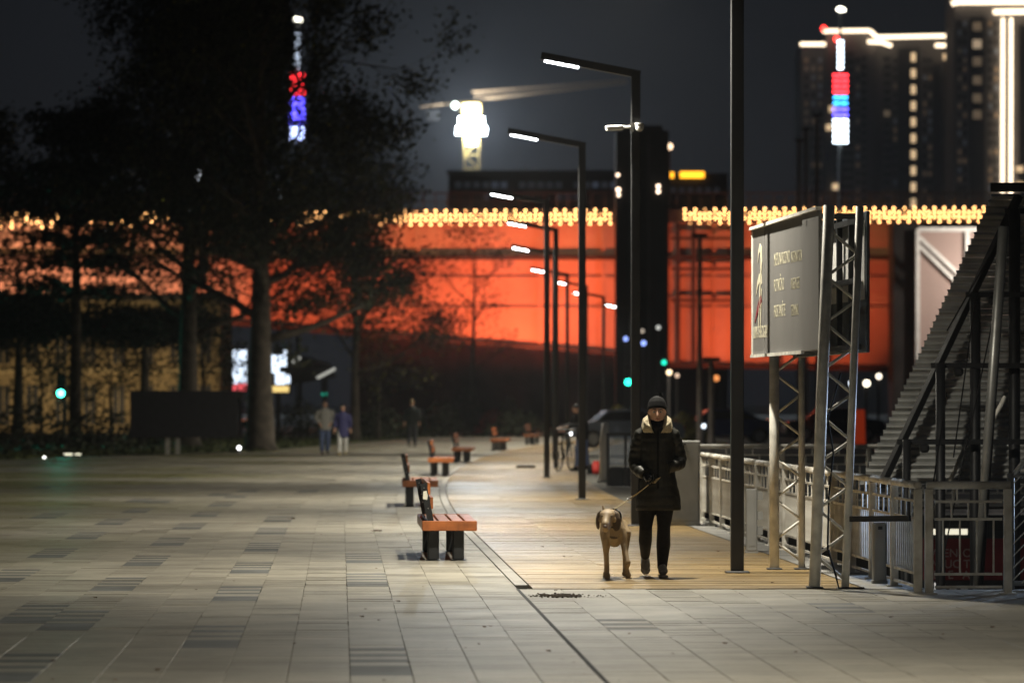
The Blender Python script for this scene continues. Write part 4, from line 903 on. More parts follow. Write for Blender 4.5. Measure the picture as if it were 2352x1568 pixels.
# glass stair tower at the right with white frame
gs = thing('glass_stair_tower', 'glazed stair tower with white lit frame at the end of the bridge', 'stair tower', (0,0,0)); sY = 288.0
def gp(x, y): return P(x, y, sY)
M_wf = mat('white_frame', (.8,.8,.77), .5)
for (xa,ya,xc,yc,wd) in ((2108,527,2330,527,.28),(2108,527,2108,960,.25),(2222,530,2222,960,.25),(2112,545,2235,660,.22),(2112,565,2218,668,.22)):
    b = MB(); b.bar(gp(xa,ya), gp(xc,yc), wd,wd); b.build('frame_member', M_wf, gs)
for xa, xc in ((2112,2218),(2226,2330)):
    b = MB(); p0, p1 = gp(xa,532), gp(xc,905); b.box((p0.x,sY+.3,p1.z),(p1.x,sY+.35,p0.z)); b.build('pane', glass('stair_glass', (.55,.42,.38), .3, .55), gs)
b = MB(); p0, p1 = gp(2112,532), gp(2330,960); b.box((p0.x,sY+3,p1.z),(p1.x,sY+3.3,p0.z)); b.build('rear_wall', mat('stair_rear_wall', (.30,.19,.16), .8, var=.15, scale=.3), gs)
light('frame_fill_light', 'POINT', (gp(2300,0).x,sY-5.0,11), 4000, (1,.88,.76), gs, shadow_soft_size=.3)  # added lamp, out of view behind the canopy, brightens the white frame
b = MB(); b.tube((gp(2300,0).x,sY-5.0,11.25),(gp(2300,0).x,sY,11.5), .05); b.ball((gp(2300,0).x,sY-5.0,11.25), .18); b.build('unseen_lamp', emit('unseen_lamp_glow', (1,.9,.8), 3), gs)
# bulb garland hung along the bridge deck edge
ga = thing('light_garland', 'garland of warm white bulbs strung in scallops along the bridge edge', 'string lights', (0,0,0))
M_bulb = emit('warm_bulb', (1.0,0.50,0.17), 12)
bt = M_bulb.node_tree; g1 = bt.nodes.new('ShaderNodeNewGeometry'); g2 = bt.nodes.new('ShaderNodeObjectInfo'); ad_ = bt.nodes.new('ShaderNodeMath'); ad_.operation = 'ADD'; fr_ = bt.nodes.new('ShaderNodeMath'); fr_.operation = 'FRACT'
bt.links.new(g1.outputs['Random Per Island'], ad_.inputs[0]); bt.links.new(g2.outputs['Random'], ad_.inputs[1]); bt.links.new(ad_.outputs[0], fr_.inputs[0])
rm_ = bt.nodes.new('ShaderNodeMapRange'); rm_.inputs['From Min'].default_value = .02; rm_.inputs['From Max'].default_value = .12; rm_.inputs['To Min'].default_value = 3; rm_.inputs['To Max'].default_value = 13
bt.links.new(fr_.outputs[0], rm_.inputs['Value']); bt.links.new(rm_.outputs[0], bt.nodes['Principled BSDF'].inputs['Emission Strength'])
bulb_me = MB().ball((0,0,0), .07, 8, 6).mesh('bulb', M_bulb, True)
gY_ = BY-1.45; count = 0; rest = MB(); step = 11.45
xs = []; x = -30.0
while x < 2262: xs.append(x); x += step
xs.sort(key=lambda v: -v)
for x in xs:
    if 1404 < x < 1566: continue
    k = round((x+30)/step) % 2
    ytop = 498 - (x/2250.0)*14 + (5 if k else -5)
    for j in range(3):
        q = P(x + random.uniform(-1,1), ytop + j*10.4 - 2, gY_)
        if count < 300: link('bulb', bulb_me, ga, Matrix.Translation(q)); count += 1
        else: rest.ball(q, .07, 8, 6)
tag(rest.build('far_bulbs', M_bulb, ga, smooth=True), kind='stuff')
b = MB(); b.tube(P(-40,492,gY_), P(1404,483,gY_), .02, n=5); b.tube(P(1566,482,gY_), P(2262,476,gY_), .02, n=5); b.build('wire', M_black, ga)
# orange floodlights standing before the girder
fx = [(-70,1.6),(110,1.9),(330,1.7),(560,1.0),(800,.9),(1000,1.15),(1180,1.9),(1320,1.5),(1600,.75),(1760,.7),(1930,.6)]
dirs = ['at the left end of the bridge','by the ochre building','behind the dark information board','behind the thick tree trunk','near the walking couple','by the brown poster wall','under the middle of the girder','beside the black tower','right of the black tower','between tower and port sign','by the grey bridge pier']
for (x, f), dsc in zip(fx, dirs):
    q = Vector((P(x,0,289).x, 289, 0)); t = thing('bridge_floodlight', 'orange ground floodlight aimed at the girder '+dsc, 'floodlight', q, 0, 'floodlights under the bridge')
    b = MB(); b.cbox((-.3,-.2,0),(.3,.2,.5), .03); b.build('housing', M_bdark, t)
    b = MB(); b.box((-.25,.0,.5),(.25,.16,.51)); b.build('lens', emit('orange_lens', (1,.25,.08), 3), t)
    light('orange_beam', 'SPOT', (0,.1,.56), BRIDGE_W*f, (1.0,0.125,0.038) if x > 400 else (1,.34,.17), t, (0,11,8.6), spot_size=R(58), spot_blend=.9, shadow_soft_size=.2)

# ================================================================== FAR BUILDINGS
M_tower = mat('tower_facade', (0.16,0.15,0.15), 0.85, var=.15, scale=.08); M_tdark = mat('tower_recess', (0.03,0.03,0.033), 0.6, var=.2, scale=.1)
M_tstrip = emit('warm_led_strip', (1,.80,.56), 3.2); M_twin = emit('lit_window', (1,.70,.40), .8); M_tdim = emit('dim_window', (.8,.6,.4), .10)
def block(t, x0, x1, y0, Y, depth=14, m=None):
    a, c = P(x0,y0,Y), P(x1,y0,Y); b = MB(); b.box((a.x,Y,-.05),(c.x,Y+depth,a.z)); b.build('wall', m or M_tower, t); return a, c
def rect(t, name, x0, y0, x1, y1, Y, m, th=.3, off=.05):
    a, c = P(x0,y0,Y), P(x1,y1,Y); b = MB(); b.box((a.x,Y-off-th,c.z),(c.x,Y-off,a.z)); return b.build(name, m, t)
def lstrip(t, pts, Y, r=.32, m=None):
    b = MB(); v = [P(x,y,Y-1.0) for x, y in pts]
    for a, c in zip(v[:-1], v[1:]): b.tube(a, c, r, n=6)
    b.build('light_strip', m or M_tstrip, t)
HY_ = 720.0
t = thing('apartment_tower', 'dark stepped apartment tower with warm light strips along its roof edges', 'building', (0,0,0))
block(t,1840,1900,106,HY_+3); block(t,1898,2012,78,HY_); block(t,2012,2168,90,HY_+2); block(t,2150,2190,112,HY_+4)
lstrip(t,[(1890,72),(1998,71),(2014,86),(2168,83),(2178,85)],HY_); lstrip(t,[(1838,102),(1896,102)],HY_); lstrip(t,[(1993,96),(2026,98),(2048,106)],HY_); lstrip(t,[(2148,105),(2190,105)],HY_)
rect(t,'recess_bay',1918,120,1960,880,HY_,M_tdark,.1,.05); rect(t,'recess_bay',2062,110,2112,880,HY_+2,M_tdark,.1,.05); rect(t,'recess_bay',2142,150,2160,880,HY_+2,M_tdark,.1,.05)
for i in range(13): rect(t,'stair_window',2092,122+i*37.2,2103,142+i*37.2,HY_+2,M_twin,.1,.2)
for i in range(20):
    y = 130+i*19
    rect(t,'balcony',1920,y,1958,y+8,HY_,M_tower,.8,.16)
    rect(t,'window',1978,y,1990,y+10,HY_,M_tdark,.1,.05); rect(t,'window',2030,y,2046,y+10,HY_+2,M_tdark,.1,.05)
for x, y, m in ((1904,250,M_twin),(1897,292,M_twin),(1912,428,M_twin),(2166,130,M_twin),(2030,260,M_tdim),(1935,280,M_tdim)): rect(t,'lit_window',x,y-6,x+14,y+8,HY_-1 if x<2012 else HY_+1.0,m,.1,.1)
rw_ = random.Random(17); dims = [M_tdark,M_tdark,M_tdark,M_tdark,emit('room_glow_a',(1,.7,.45),.03),emit('room_glow_b',(1,.8,.6),.014),emit('room_glow_c',(.7,.8,1),.012)]
for i in range(19):
    for x in (1848,1864,1880,1966,2052,2120,2132,2172): rect(t,'window',x,134+i*20,x+8,134+i*20+10,HY_-.0 if 1898 < x < 2012 else (HY_+3 if x < 1898 else HY_+2 if x < 2150 else HY_+4),rw_.choice(dims),.08,.05)
for x, y in ((1892,66),(1922,90)): b = MB(); b.ball(P(x,y,HY_-1.5), .45); b.build('warning_lamp', emit('red_beacon', (1,.04,.03), 8), t)
t = thing('apartment_tower', 'tall apartment tower with two vertical warm light lines', 'building', (0,0,0)); H2 = 700.0
block(t,2192,2520,-60,H2)
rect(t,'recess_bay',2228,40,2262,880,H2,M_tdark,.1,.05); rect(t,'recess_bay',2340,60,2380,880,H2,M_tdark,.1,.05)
lstrip(t,[(2186,9),(2200,5),(2420,4)],H2,.4); lstrip(t,[(2282,28),(2420,26)],H2,.4); lstrip(t,[(2303.5,42),(2302.5,470)],H2,.27); lstrip(t,[(2322.5,42),(2321.5,470)],H2,.27)
for i, (y, m) in enumerate(((62,M_tdim),(102,M_twin),(142,M_tdim),(185,M_tdim),(226,M_tdim),(264,M_tdim))): rect(t,'window',2234,y-10,2254,y+10,H2,MATS['dim_window'] if m is M_tdim else emit('medium_window',(1,.75,.5),.35),.1,.2)
for i in range(20):
    for x in (2200,2212,2270,2284): rect(t,'window',x,50+i*21,x+8,60+i*21,H2,rw_.choice(dims),.08,.05)
for y in (388,424): rect(t,'window',2334,y-6,2350,y+7,H2,M_twin,.1,.2)
# low dark block behind the bridge, with faint windows
t = thing('terminal_building', 'long dark building with faint bluish windows behind the bridge', 'building', (0,0,0)); L2 = 420.0
block(t,1030,1425,397,L2,12,M_tdark); rect(t,'cornice',1026,392,1430,402,L2,mat('cornice_grey',(.06,.06,.065),.9),.6,.02)
M_bl = emit('faint_blue_window', (.45,.55,.8), .05); M_bl2 = emit('fainter_window', (.45,.5,.65), .02)
for i in range(18): rect(t,'window',1045+i*21,418,1060+i*21,432,L2,random.choice([M_bl,M_bl2,M_bl2,M_tdark]),.1,.1); rect(t,'window',1045+i*21,446,1060+i*21,460,L2,random.choice([M_bl2,M_tdark,M_tdark]),.1,.1)
t = thing('dark_office_block', 'dark low block with orange lit rooftop sign', 'building', (0,0,0))
block(t,1528,1672,398,430,12,M_tdark); rect(t,'orange_sign',1562,395,1617,409,430,emit('orange_sign_glow',(1,.42,.02),3),.3,.1); rect(t,'orange_sign',1530,396,1547,409,430,MATS['orange_sign_glow'],.3,.1)
for i in range(6): rect(t,'window',1540+i*20,430,1552+i*20,445,430,M_bl2,.1,.1)
# ochre building at left
M_och = mat('ochre_plaster', (0.36,0.28,0.15), 0.9, var=.18, scale=.3, bump=.05); OY = 226.0
t = thing('ochre_building', 'old ochre plaster building with tall windows behind the left trees', 'building', (0,0,0))
a, c = P(-120,690,OY), P(505,690,OY); b = MB(); b.box((a.x,OY,-.05),(c.x,OY+10,a.z)); b.build('wall', M_och, t)
b = MB(); b.box((a.x-.2,OY-.5,a.z),(c.x+.3,OY+10.3,a.z+.35)); b.build('roof', M_bdark, t)
b = MB(); z = P(0,858,OY).z; b.box((a.x,OY-.25,z),(c.x+.1,OY-.002,z+.3)); b.build('string_course', mat('ochre_trim', (.5,.4,.22), .9), t)
for i in range(9):
    x = -70+i*66
    for y0, y1 in ((745,835),(885,975)):
        w_ = rect(t,'window',x,y0,x+26,y1,OY,M_tdark,.06,.02); rect(w_,'frame',x+12,y0,x+14,y1,OY,MATS['ochre_trim'],.05,.1)
for x, pw in ((40,800),(300,900)):
    q = P(x,0,OY-12); light('facade_light', 'SPOT', (q.x, OY-9, .4), pw*1.3, (1,.74,.42), t, (q.x, OY, 5.5), spot_size=R(110), spot_blend=.8, shadow_soft_size=.2)

# ================================================================== LIGHT MASTS, CRANE, DISTANT LAMPS
def mast(xd, y0, segs_, Y, label):
    q = P(xd, 0, Y); t = thing('light_mast', label, 'light mast', (q.x, Y, 0))
    zt_ = P(0, y0, Y).z; b = MB(); b.tube((0,.1,0),(0,.1,zt_), .35, .15, 10); b.build('pole', M_grey, t)
    b = MB(); b.ball((0,-.1,zt_), (.45,.3,.28)); b.ball((.42,-.1,zt_-.1), .2); b.build('head_lamp', emit('mast_head', (1,.95,.78), 9), t, smooth=True)
    for ya, yb, w_, m in segs_:
        za_, zb_ = P(0,ya,Y).z, P(0,yb,Y).z; n = max(2, int((za_-zb_)/.55)); rw = w_*Y/FD/2
        b = MB()
        for i in range(n):
            for s in (-1, 1):
                for j in range(1 if rw < .5 else 2): b.ball((s*rw*(.35+.5*j), -.35, zb_+(za_-zb_)*(i+.5)/n), .19, 6, 5)
        tag(b.build('led_band', m, t), kind='stuff')
Wl = emit('led_white', (.75,.88,1), 9); Rl = emit('led_red', (1,.03,.04), 9); Bl = emit('led_blue', (.10,.08,1), 9); Cl = emit('led_sky', (.05,.45,1), 6); Dl = emit('led_dim', (.6,.7,.85), 1.6); Vl = emit('led_pale', (.45,.55,1), 9)
mast(1930,22,[(92,162,18,Wl),(168,218,32,Rl),(218,245,30,Cl),(245,272,32,Bl),(272,332,32,Wl)],520,'tricolour light mast in front of the stepped apartment tower')
mast(683,45,[(75,162,18,Dl),(168,220,32,Rl),(222,290,32,Bl),(290,325,30,Vl)],520,'tricolour light mast glimpsed through the big tree crown')
# construction crane
kY = 620.0; t = thing('tower_crane', 'yellow tower crane with blinding floodlight and long jib', 'crane', (P(1083,0,kY).x, kY, 0)); bx_ = t.location.x
M_yel = mat('crane_yellow', (.40,.28,.08), .7, var=.1)
zt_ = P(0,262,kY).z; b = MB(); hw = 1.05
for sx in (-1,1):
    for sy in (-1,1): b.box((sx*hw-.12,sy*hw-.12,0),(sx*hw+.12,sy*hw+.12,zt_))
n = 22
for i in range(n):
    z0, z1 = zt_*i/n, zt_*(i+1)/n
    for sy in (-1,1): b.bar((-hw if i%2 else hw,sy*hw,z0),(hw if i%2 else -hw,sy*hw,z1), .14,.14); b.bar((-hw,sy*hw,z1),(hw,sy*hw,z1), .12,.12)
b.build('mast', M_yel, t)
b = MB(); j0, j1 = P(965,246,kY), P(1440,190,kY); o0 = Vector((bx_,kY,0)); j0 -= o0; j1 -= o0; up = Vector((0,0,1.3))
for a, c, r in ((j0,j1,.14),(j0+Vector((0,1,0)),j1+Vector((0,1,0)),.14),(j0.lerp(j1,.25)+up,j1+up*.3,.12)): b.bar(a, c, r*2, r*2)
for i in range(24):
    a, c = j0.lerp(j1, .26+i*.03), j0.lerp(j1, .275+i*.03); b.bar(a, c+up*(1-.7*i/24), .12,.12); b.bar(c+up*(1-.7*i/24), j0.lerp(j1,.29+i*.03), .12,.12)
b.build('jib', mat('crane_jib_ochre', (.22,.15,.08), .8), t)
b = MB(); b.cbox((-1.5,-1.4,zt_),(1.5,1.4,zt_+1.6), .2); b.build('cab', M_yel, t)
b = MB(); q = P(1000,258,kY)-o0; b.box((q.x-1.3,-.8,q.z-1.2),(q.x+.6,.8,q.z+.2)); b.build('counterweight', mat('counterweight_grey', (.02,.02,.02), .9), t)
fz = P(0,296,kY).z; M_fl = emit('floodlight_white', (.82,.92,1), 90)
for dx, dz in ((-1.5,-.4),(0,-.5),(1.5,-.4),(-1.1,1.0),(1.1,1.0),(0,2.1),(0,-1.9)): b = MB(); b.box((dx-.68,-1.95,fz+dz-.55),(dx+.68,-1.6,fz+dz+.55)); b.build('floodlight', M_fl, t)  # glowing panels spread wide to stand for the lamp's glare
light('jib_wash', 'POINT', (0,-3.0,zt_+.5), 8000, (.9,.95,1), t, shadow_soft_size=.4)  # added light without a fixture, brightens the jib
b = MB(); q = P(1045,243,kY)-o0; b.ball((q.x,-.6,q.z), .5); b.build('beacon', emit('beacon_white', (.85,1,.9), 6), t, smooth=True)
light('crane_flood', 'SPOT', (0,-2.4,fz), 150000, (.78,.90,1), t, (0,-30,fz-1), spot_size=R(174), spot_blend=.05, shadow_soft_size=.5)

def far_lamp(x, y, Y, r, m, label, arm=0.0):
    q = P(x, y, Y); t = thing('distant_lamp', label, 'lamp', (q.x, Y, 0), 0, 'distant lamps around the bridge')
    b = MB(); b.tube((arm,.1,-.05),(arm,.1,q.z+r*.5), .06, n=6); b.build('pole', M_bdark, t)
    if arm: b = MB(); b.tube((arm,.1,q.z+r*.5),(0,.05,q.z+r), .04, n=5); b.build('arm', M_bdark, t)
    b = MB(); b.ball((0,-.15,q.z), r, 10, 7); b.build('globe', m, t, smooth=True)
E = lambda n, c, s: emit('globe_'+n, c, s)
bw, ww, vb, yl = E('cool', (.8,.9,1), 3), E('warm', (1,.75,.45), 3), E('blue', (.3,.42,1), 2.2), E('yellow', (.8,.8,.1), 1.5)
for a in ((1437,778,255,.13,vb,'small blue lamp left of the black tower post'),(1478,788,258,.15,vb,'pale blue lamp against the black tower'),(1512,752,262,.13,E('dimw',(.8,.8,.75),1),'dim white lamp high on the right edge of the black tower'),
          (1475,760,262,.12,E('dimb',(.9,.75,.6),.7),'dim brownish lamp against the black tower'),(1537,855,200,.12,ww,'warm lamp right of the black tower foot'),(1555,862,205,.10,E('dimo',(1,.7,.5),1.2),'dim warm lamp beside the warm one'),
          (1955,880,190,.11,bw,'white lamp seen between the truss chords'),(1990,880,195,.15,E('creamy',(1,.9,.7),4),'bright cream lamp right of the truss'),(2018,864,200,.13,E('cream2',(1,.88,.7),3),'cream lamp near the grey bridge pier'),
          (1538,337,300.5,.22,E('warm3',(1,.7,.45),3),'warm lamp above the orange rooftop sign'),(1645,868,220,.16,E('orange',(1,.35,.1),1.2),'dull orange lamp left of the lamp post'),
          (640,445,330,.3,E('cool2',(.75,.88,1),1.6),'cool white lamp in the gap beside the big tree trunk'),(442,402,330,.75,E('cool3',(.85,.93,1),5),'cluster of cool white light high in the left trees'),(378,462,330,.22,yl,'yellow lamp in the left trees'),
          (550,1028,140,.055,E('low',(1,1,1),8),'white path light at the foot of the thick trunk'),(38,1050,128,.035,E('low2',(1,1,.9),5),'low white path light at the far left of the lawn'),(103,1050,128,.04,E('low2',(1,1,.9),5),'low white path light on the lawn below the green signal'),
          (1538,990,150,.06,bw,'low bluish lamp behind the dog walker'),(1616,978,160,.08,bw,'low white lamp beside the thin grey pole')):
    far_lamp(*a)
t = thing('path_light_bar', 'low pale light bar lying along the lawn edge', 'light bar', G(168,1048))
b = MB(); b.box((-.3,0,.04),(.28,.06,.10)); b.build('housing', M_bdark, t)
b = MB(); b.box((-.28,-.01,.045),(-.02,-.001,.095)); b.build('tube', emit('bar_glow', (1,.95,.7), 1.5), t); b = MB(); b.box((.06,-.01,.05),(.24,-.001,.09)); b.build('tube', MATS['bar_glow'], t)
def signal(x, y, Y, label, s, r=.11, side=.12):
    q = P(x, y, Y); t = thing('traffic_light', label, 'traffic light', (q.x, Y, 0), 0)
    b = MB(); b.tube((side,.1,-.02),(side,.1,q.z+.9), .055, n=8); b.build('pole', M_bdark, t)
    b = MB(); b.cbox((-.15,-.05,q.z-.2),(.15,.1,q.z+.75), .02); h = b.build('housing', M_black, t)
    for k, m in ((0,emit('green_%d' % int(s*10), (.05 if s > 20 else .02,.95,.60), s)),(1,M_tdark),(2,M_tdark)): b = MB(); b.tube((0,-.06,q.z+k*.27),(0,-.045,q.z+k*.27), r, n=14); b.build('lens', m, h)
    return t, q
tl, q = signal(140,903,165,'green traffic light glowing among the left trees',22,.13)
light('green_glow', 'SPOT', (0,-.12,q.z), 700, (0,1,.68), tl, (0,-3,q.z-.2), spot_size=R(150), spot_blend=1, shadow_soft_size=.1)
signal(1443,877,215,'green traffic light left of the tall lamp post',9,.15); signal(1525,832,255,'dim green traffic light against the black tower',2,.14); signal(745,905,235,'small green traffic light above the walking couple',1.5,.12)

# advert screens and pavilion behind the trunk
def screen(x0, y0, x1, y1, Y, label, bands):
    a, c = P(x0,y0,Y), P(x1,y1,Y); t = thing('advertising_screen', label, 'screen', (a.x, Y, 0)); w_ = c.x-a.x
    b = MB(); b.box((-.06,.0,c.z-.08),(w_+.06,.25,a.z+.08)); b.build('frame', M_bdark, t)
    b = MB(); b.box((w_/2-.12,.05,-.05),(w_/2+.12,.2,c.z-.081)); b.build('stand', M_bdark, t)
    for f0, f1, m, *h in bands:
        u0, u1 = h if h else (0, 1); b = MB(); z0, z1 = a.z+(c.z-a.z)*f0, a.z+(c.z-a.z)*f1; b.box((w_*u0,-.03,z1),(w_*u1,-.002,z0)); b.build('display', m, t)
sw, sr, sy = emit('screen_white', (.72,.84,1), 1.9), emit('screen_red', (1,.12,.14), 1.1), emit('screen_yellow', (1,.72,.25), 1.1)
screen(535,803,566,897,212,'tall bluish white advert screen left of the thick trunk',[(0,.83,sw),(.83,1,sr)])
screen(612,802,666,900,212,'bluish white advert screen with yellow band right of the thick trunk',[(.02,.12,sw,.05,.22),(.03,.14,sw,.72,.9),(.14,.40,sw,.2,.85),(.40,.55,sw,.05,.55),(.55,.82,sw,.38,.8),(.60,.80,sw,.84,1),(.72,.98,sr,.0,.14),(.86,1,sy,.16,.95)])
pv = thing('pavilion', 'small dark pavilion roof with pale light strips beyond the trees', 'pavilion', (0,0,0)); pvY = 214.0
b = MB(); b.poly([P(665,826,pvY),P(765,846,pvY),P(772,862,pvY),P(670,880,pvY),P(690,815,pvY+4),P(760,835,pvY+4)], [(0,1,2,3),(0,4,5,1)]); b.poly([P(665,829,pvY+.3),P(765,849,pvY+.3),P(772,866,pvY+.3),P(670,884,pvY+.3)], [(3,2,1,0)]); b.build('roof', M_bdark, pv)
for l_ in (((672,832),(690,820)),((728,868),(770,846))): b = MB(); b.tube(P(*l_[0],pvY-.2), P(*l_[1],pvY-.2), .07, n=6); b.build('light_tube', emit('pavilion_tube', (.9,.9,.8), .5), pv)
for x in (690,745): q = P(x,860,pvY+1); b = MB(); b.tube((q.x,q.y,-.05),(q.x,q.y,q.z), .08, n=6); b.build('post', M_bdark, pv)
# information board on two pale posts
ib = thing('information_board', 'dark information board on two pale posts at the lawn edge', 'board', G(400,1044)); ibY = ib.location.y
for x in (385,408): b = MB(); q = P(x,1010,ibY)-Vector((ib.location.x,ibY,0)); b.box((q.x-.07,-.05,-.02),(q.x+.07,.05,1.6)); b.build('post', mat('pale_post', (.4,.38,.33), .7), ib)
p0, p1 = P(300,897,ibY), P(545,1004,ibY); b = MB(); b.box((p0.x-ib.location.x,-.14,p1.z),(p1.x-ib.location.x,-.06,p0.z)); b.build('panel', mat('black_board', (.012,.012,.016), .6), ib)
# thin grey poles on the quay
for x, yt, Y, lab, bx in ((1607,545,165,'thin grey pole with a box on top right of the black tower',0),(1634,830,150,'short thin grey pole behind the lamp post',0),(1836,325,260,'slender pole topped by a small dark lamp above the port sign',0),(1852,300,262,'slender pole with dark cap behind the port sign',0),(1877,268,258,'tallest slender pole rising above the port sign',0)):
    q = P(x,yt,Y); t = thing('slim_pole', lab, 'pole', (q.x,Y,0)); b = MB(); b.tube((0,0,-.05),(0,0,q.z), .12 if Y < 200 else .13, .09, 8); b.build('shaft', mat('pole_grey', (.20,.17,.15), .7), t)
    b = MB(); (b.box((-.35,-.2,q.z-.1),(.35,.2,q.z+.4)) if bx else b.box((-.3,-.15,q.z),(.3,.15,q.z+.15))); b.build('head_box', M_bdark, t)
# poster wall under the bridge, reddish light put into its colour, red barrier mesh
b = MB(); p0, p1 = P(900,892,262), P(1002,938,262); b.box((p0.x,262,p1.z),(p1.x,262.3,p0.z)); b.box((p0.x+.3,262.05,-.05),(p0.x+.5,262.25,p1.z)); b.box((p1.x-.5,262.05,-.05),(p1.x-.3,262.25,p1.z)); tag(b.build('poster_wall', mat('reddish_lit_board', (.33,.12,.07), .8, var=.1, scale=.5)), 'hoarding board under the bridge with reddish light in its colour', 'hoarding')
q = P(1975,980,165); t = thing('lit_pillar', 'glowing orange red pillar beyond the port basin', 'light pillar', (q.x,165,0))
b = MB(); b.tube((0,0,0),(0,0,1.39), .22, .18, 10); b.build('glowing_shade', emit('red_pillar_glow', (1,.09,.02), .14), t, smooth=True); b = MB(); b.cbox((-.3,-.3,-.05),(.3,.3,.06), .02); b.build('base', M_bdark, t)

# ================================================================== TREES
M_bark = mat('bark', (0.085,0.068,0.05), 0.95, var=.3, scale=3, bump=.6, bscale=12)
M_lf = mat('dark_leaves', (0.045,0.052,0.022), 0.75, var=.3, scale=2, island=.35)
M_lfy = mat('yellow_leaves', (0.20,0.17,0.03), 0.75, var=.3, scale=2, island=.35)
M_ndl = mat('pine_needles', (0.022,0.032,0.018), 0.85, var=.3, scale=2, island=.3)
def leaf(b, c, s, rg, m=0):
    a = Vector((rg.gauss(0,1),rg.gauss(0,1),rg.gauss(0,1))).normalized(); u = a.orthogonal().normalized()*s; v = a.cross(u).normalized()*s*.62
    b.poly([c-u, c+v*.9-u*.1, c+u, c-v*.9-u*.1], [(0,1,2,3)], m)
def tree(label, base, height, rad, trunk_r, fork, n_leaf, seed, leaf_s=.15, yellow=0.0, squash=1.0, bare=.0, limbs=7, group=None, lowest=.3, gap=None):
    rg = random.Random(seed); t = thing('tree', label, 'tree', base, 0, group)
    b = MB(); ends = []
    wob = [Vector((rg.uniform(-.12,.12)*i*.3, rg.uniform(-.12,.12)*i*.3, 0)) for i in range(7)]
    tp = [Vector((0,0,-.1)),Vector((0,0,.25))]+[Vector((0,0,height*.72*(i+1)/6))+wob[i] for i in range(6)]
    b.loft(tp, [trunk_r*1.45,trunk_r*1.12]+[trunk_r*(1-.145*(i+1)) for i in range(6)], 12)
    def grow(p, d, L, r, lev):
        n = 4; pts = [p]; rr = [r]; dd = d.copy()
        for i in range(n):
            dd = (dd + Vector((rg.gauss(0,.16),rg.gauss(0,.16),rg.gauss(.05,.12)))).normalized(); pts.append(pts[-1]+dd*L/n); rr.append(r*(1-.17*(i+1)))
        b.loft(pts, rr, 7 if lev < 2 else 5)
        if lev >= 4 or L < .45: ends.extend(pts[2:]); return
        for i in range(2 if lev else 3):
            for k in range(2):
                q = pts[2+i] if i < 3 else pts[-1]
                nd = (dd + Vector((rg.gauss(0,.75),rg.gauss(0,.75),rg.gauss(.1,.45)))).normalized(); grow(q, nd, L*rg.uniform(.5,.72), rr[2+i]*.62, lev+1)
        ends.append(pts[-1])
    for i in range(limbs):
        f = lowest + (1-lowest)*(i/(limbs-1))**.9; z = height*.72*f; a = i*2.4+rg.uniform(-.4,.4)
        k = min(5, max(0, int(f*6)-1)); c = Vector((wob[k].x, wob[k].y, z))
        el = .02+1.1*f; d = Vector((math.cos(a)*math.cos(el), math.sin(a)*math.cos(el), math.sin(el)))
        grow(c, d, rad*rg.uniform(.55,.8)*(1.0-.25*f)+.2, trunk_r*(.40-.2*f), 1)
    b.build('trunk', M_bark, t, smooth=True)
    lb = MB()
    if ends:
        for _ in range(n_leaf):
            c = rg.choice(ends) + Vector((rg.gauss(0,.36),rg.gauss(0,.36),rg.gauss(0,.30)*squash))
            if gap and abs(base[0]+c.x-gap[0]) < gap[1] and c.z > gap[2] and rg.random() < .82: continue
            leaf(lb, c, leaf_s*rg.uniform(.6,1.3), rg, 1 if rg.random() < yellow else 0)
    lb.build('crown', [M_lf, M_lfy], t)
    return t
tree('big leafy tree with thick straight trunk beside the advert screens', G(598,1033), 20.5, 7.0, .47, .3, 52000, 11, .10, .02, limbs=22, lowest=.26, gap=(P(684,0,148).x,.33,10.5))
tree('dark leafy tree with black trunk behind the information board', P(432,0,160)*1+Vector((0,0,-P(432,0,160).z)), 20.0, 7.0, .42, .3, 42000, 23, .10, .0, limbs=20, lowest=.28, gap=(P(684,0,160).x,.36,11))
tree('dark rounded tree right of the thick trunk with branches over the girder', Vector((P(815,0,185).x,185,0)), 12.5, 5.6, .22, .3, 15000, 37, .09, .08, limbs=12, lowest=.32)
tree('slim nearly bare tree standing before the floodlit girder', Vector((P(1087,0,240).x,240,0)), 13.0, 3.4, .20, .3, 1300, 41, .10, .35, limbs=8, lowest=.38)
tree('small yellowing tree with hanging leaves above the walking couple', Vector((P(868,0,195).x,195,0)), 6.8, 3.0, .09, .3, 2200, 52, .09, .55, limbs=7, lowest=.35)
tree('dark tree at the far left edge against the night sky', Vector((P(-90,0,175).x,175,0)), 14.5, 5.5, .35, .3, 10000, 66, .11, .0, limbs=9, lowest=.35)
tree('thin leafy sapling before the left half of the ochre building', Vector((P(95,0,178).x,178,0)), 6.2, 2.6, .10, .3, 3200, 71, .09, .2, limbs=10, lowest=.2)
tree('thin leafy sapling between the conifer trunk and the information board', Vector((P(255,0,182).x,182,0)), 6.0, 2.6, .10, .3, 3200, 77, .09, .2, limbs=10, lowest=.2)
tree('thin dark sapling beside the black tree trunk', Vector((P(470,0,186).x,186,0)), 7.5, 2.4, .12, .3, 2600, 83, .09, .1, limbs=10, lowest=.25)
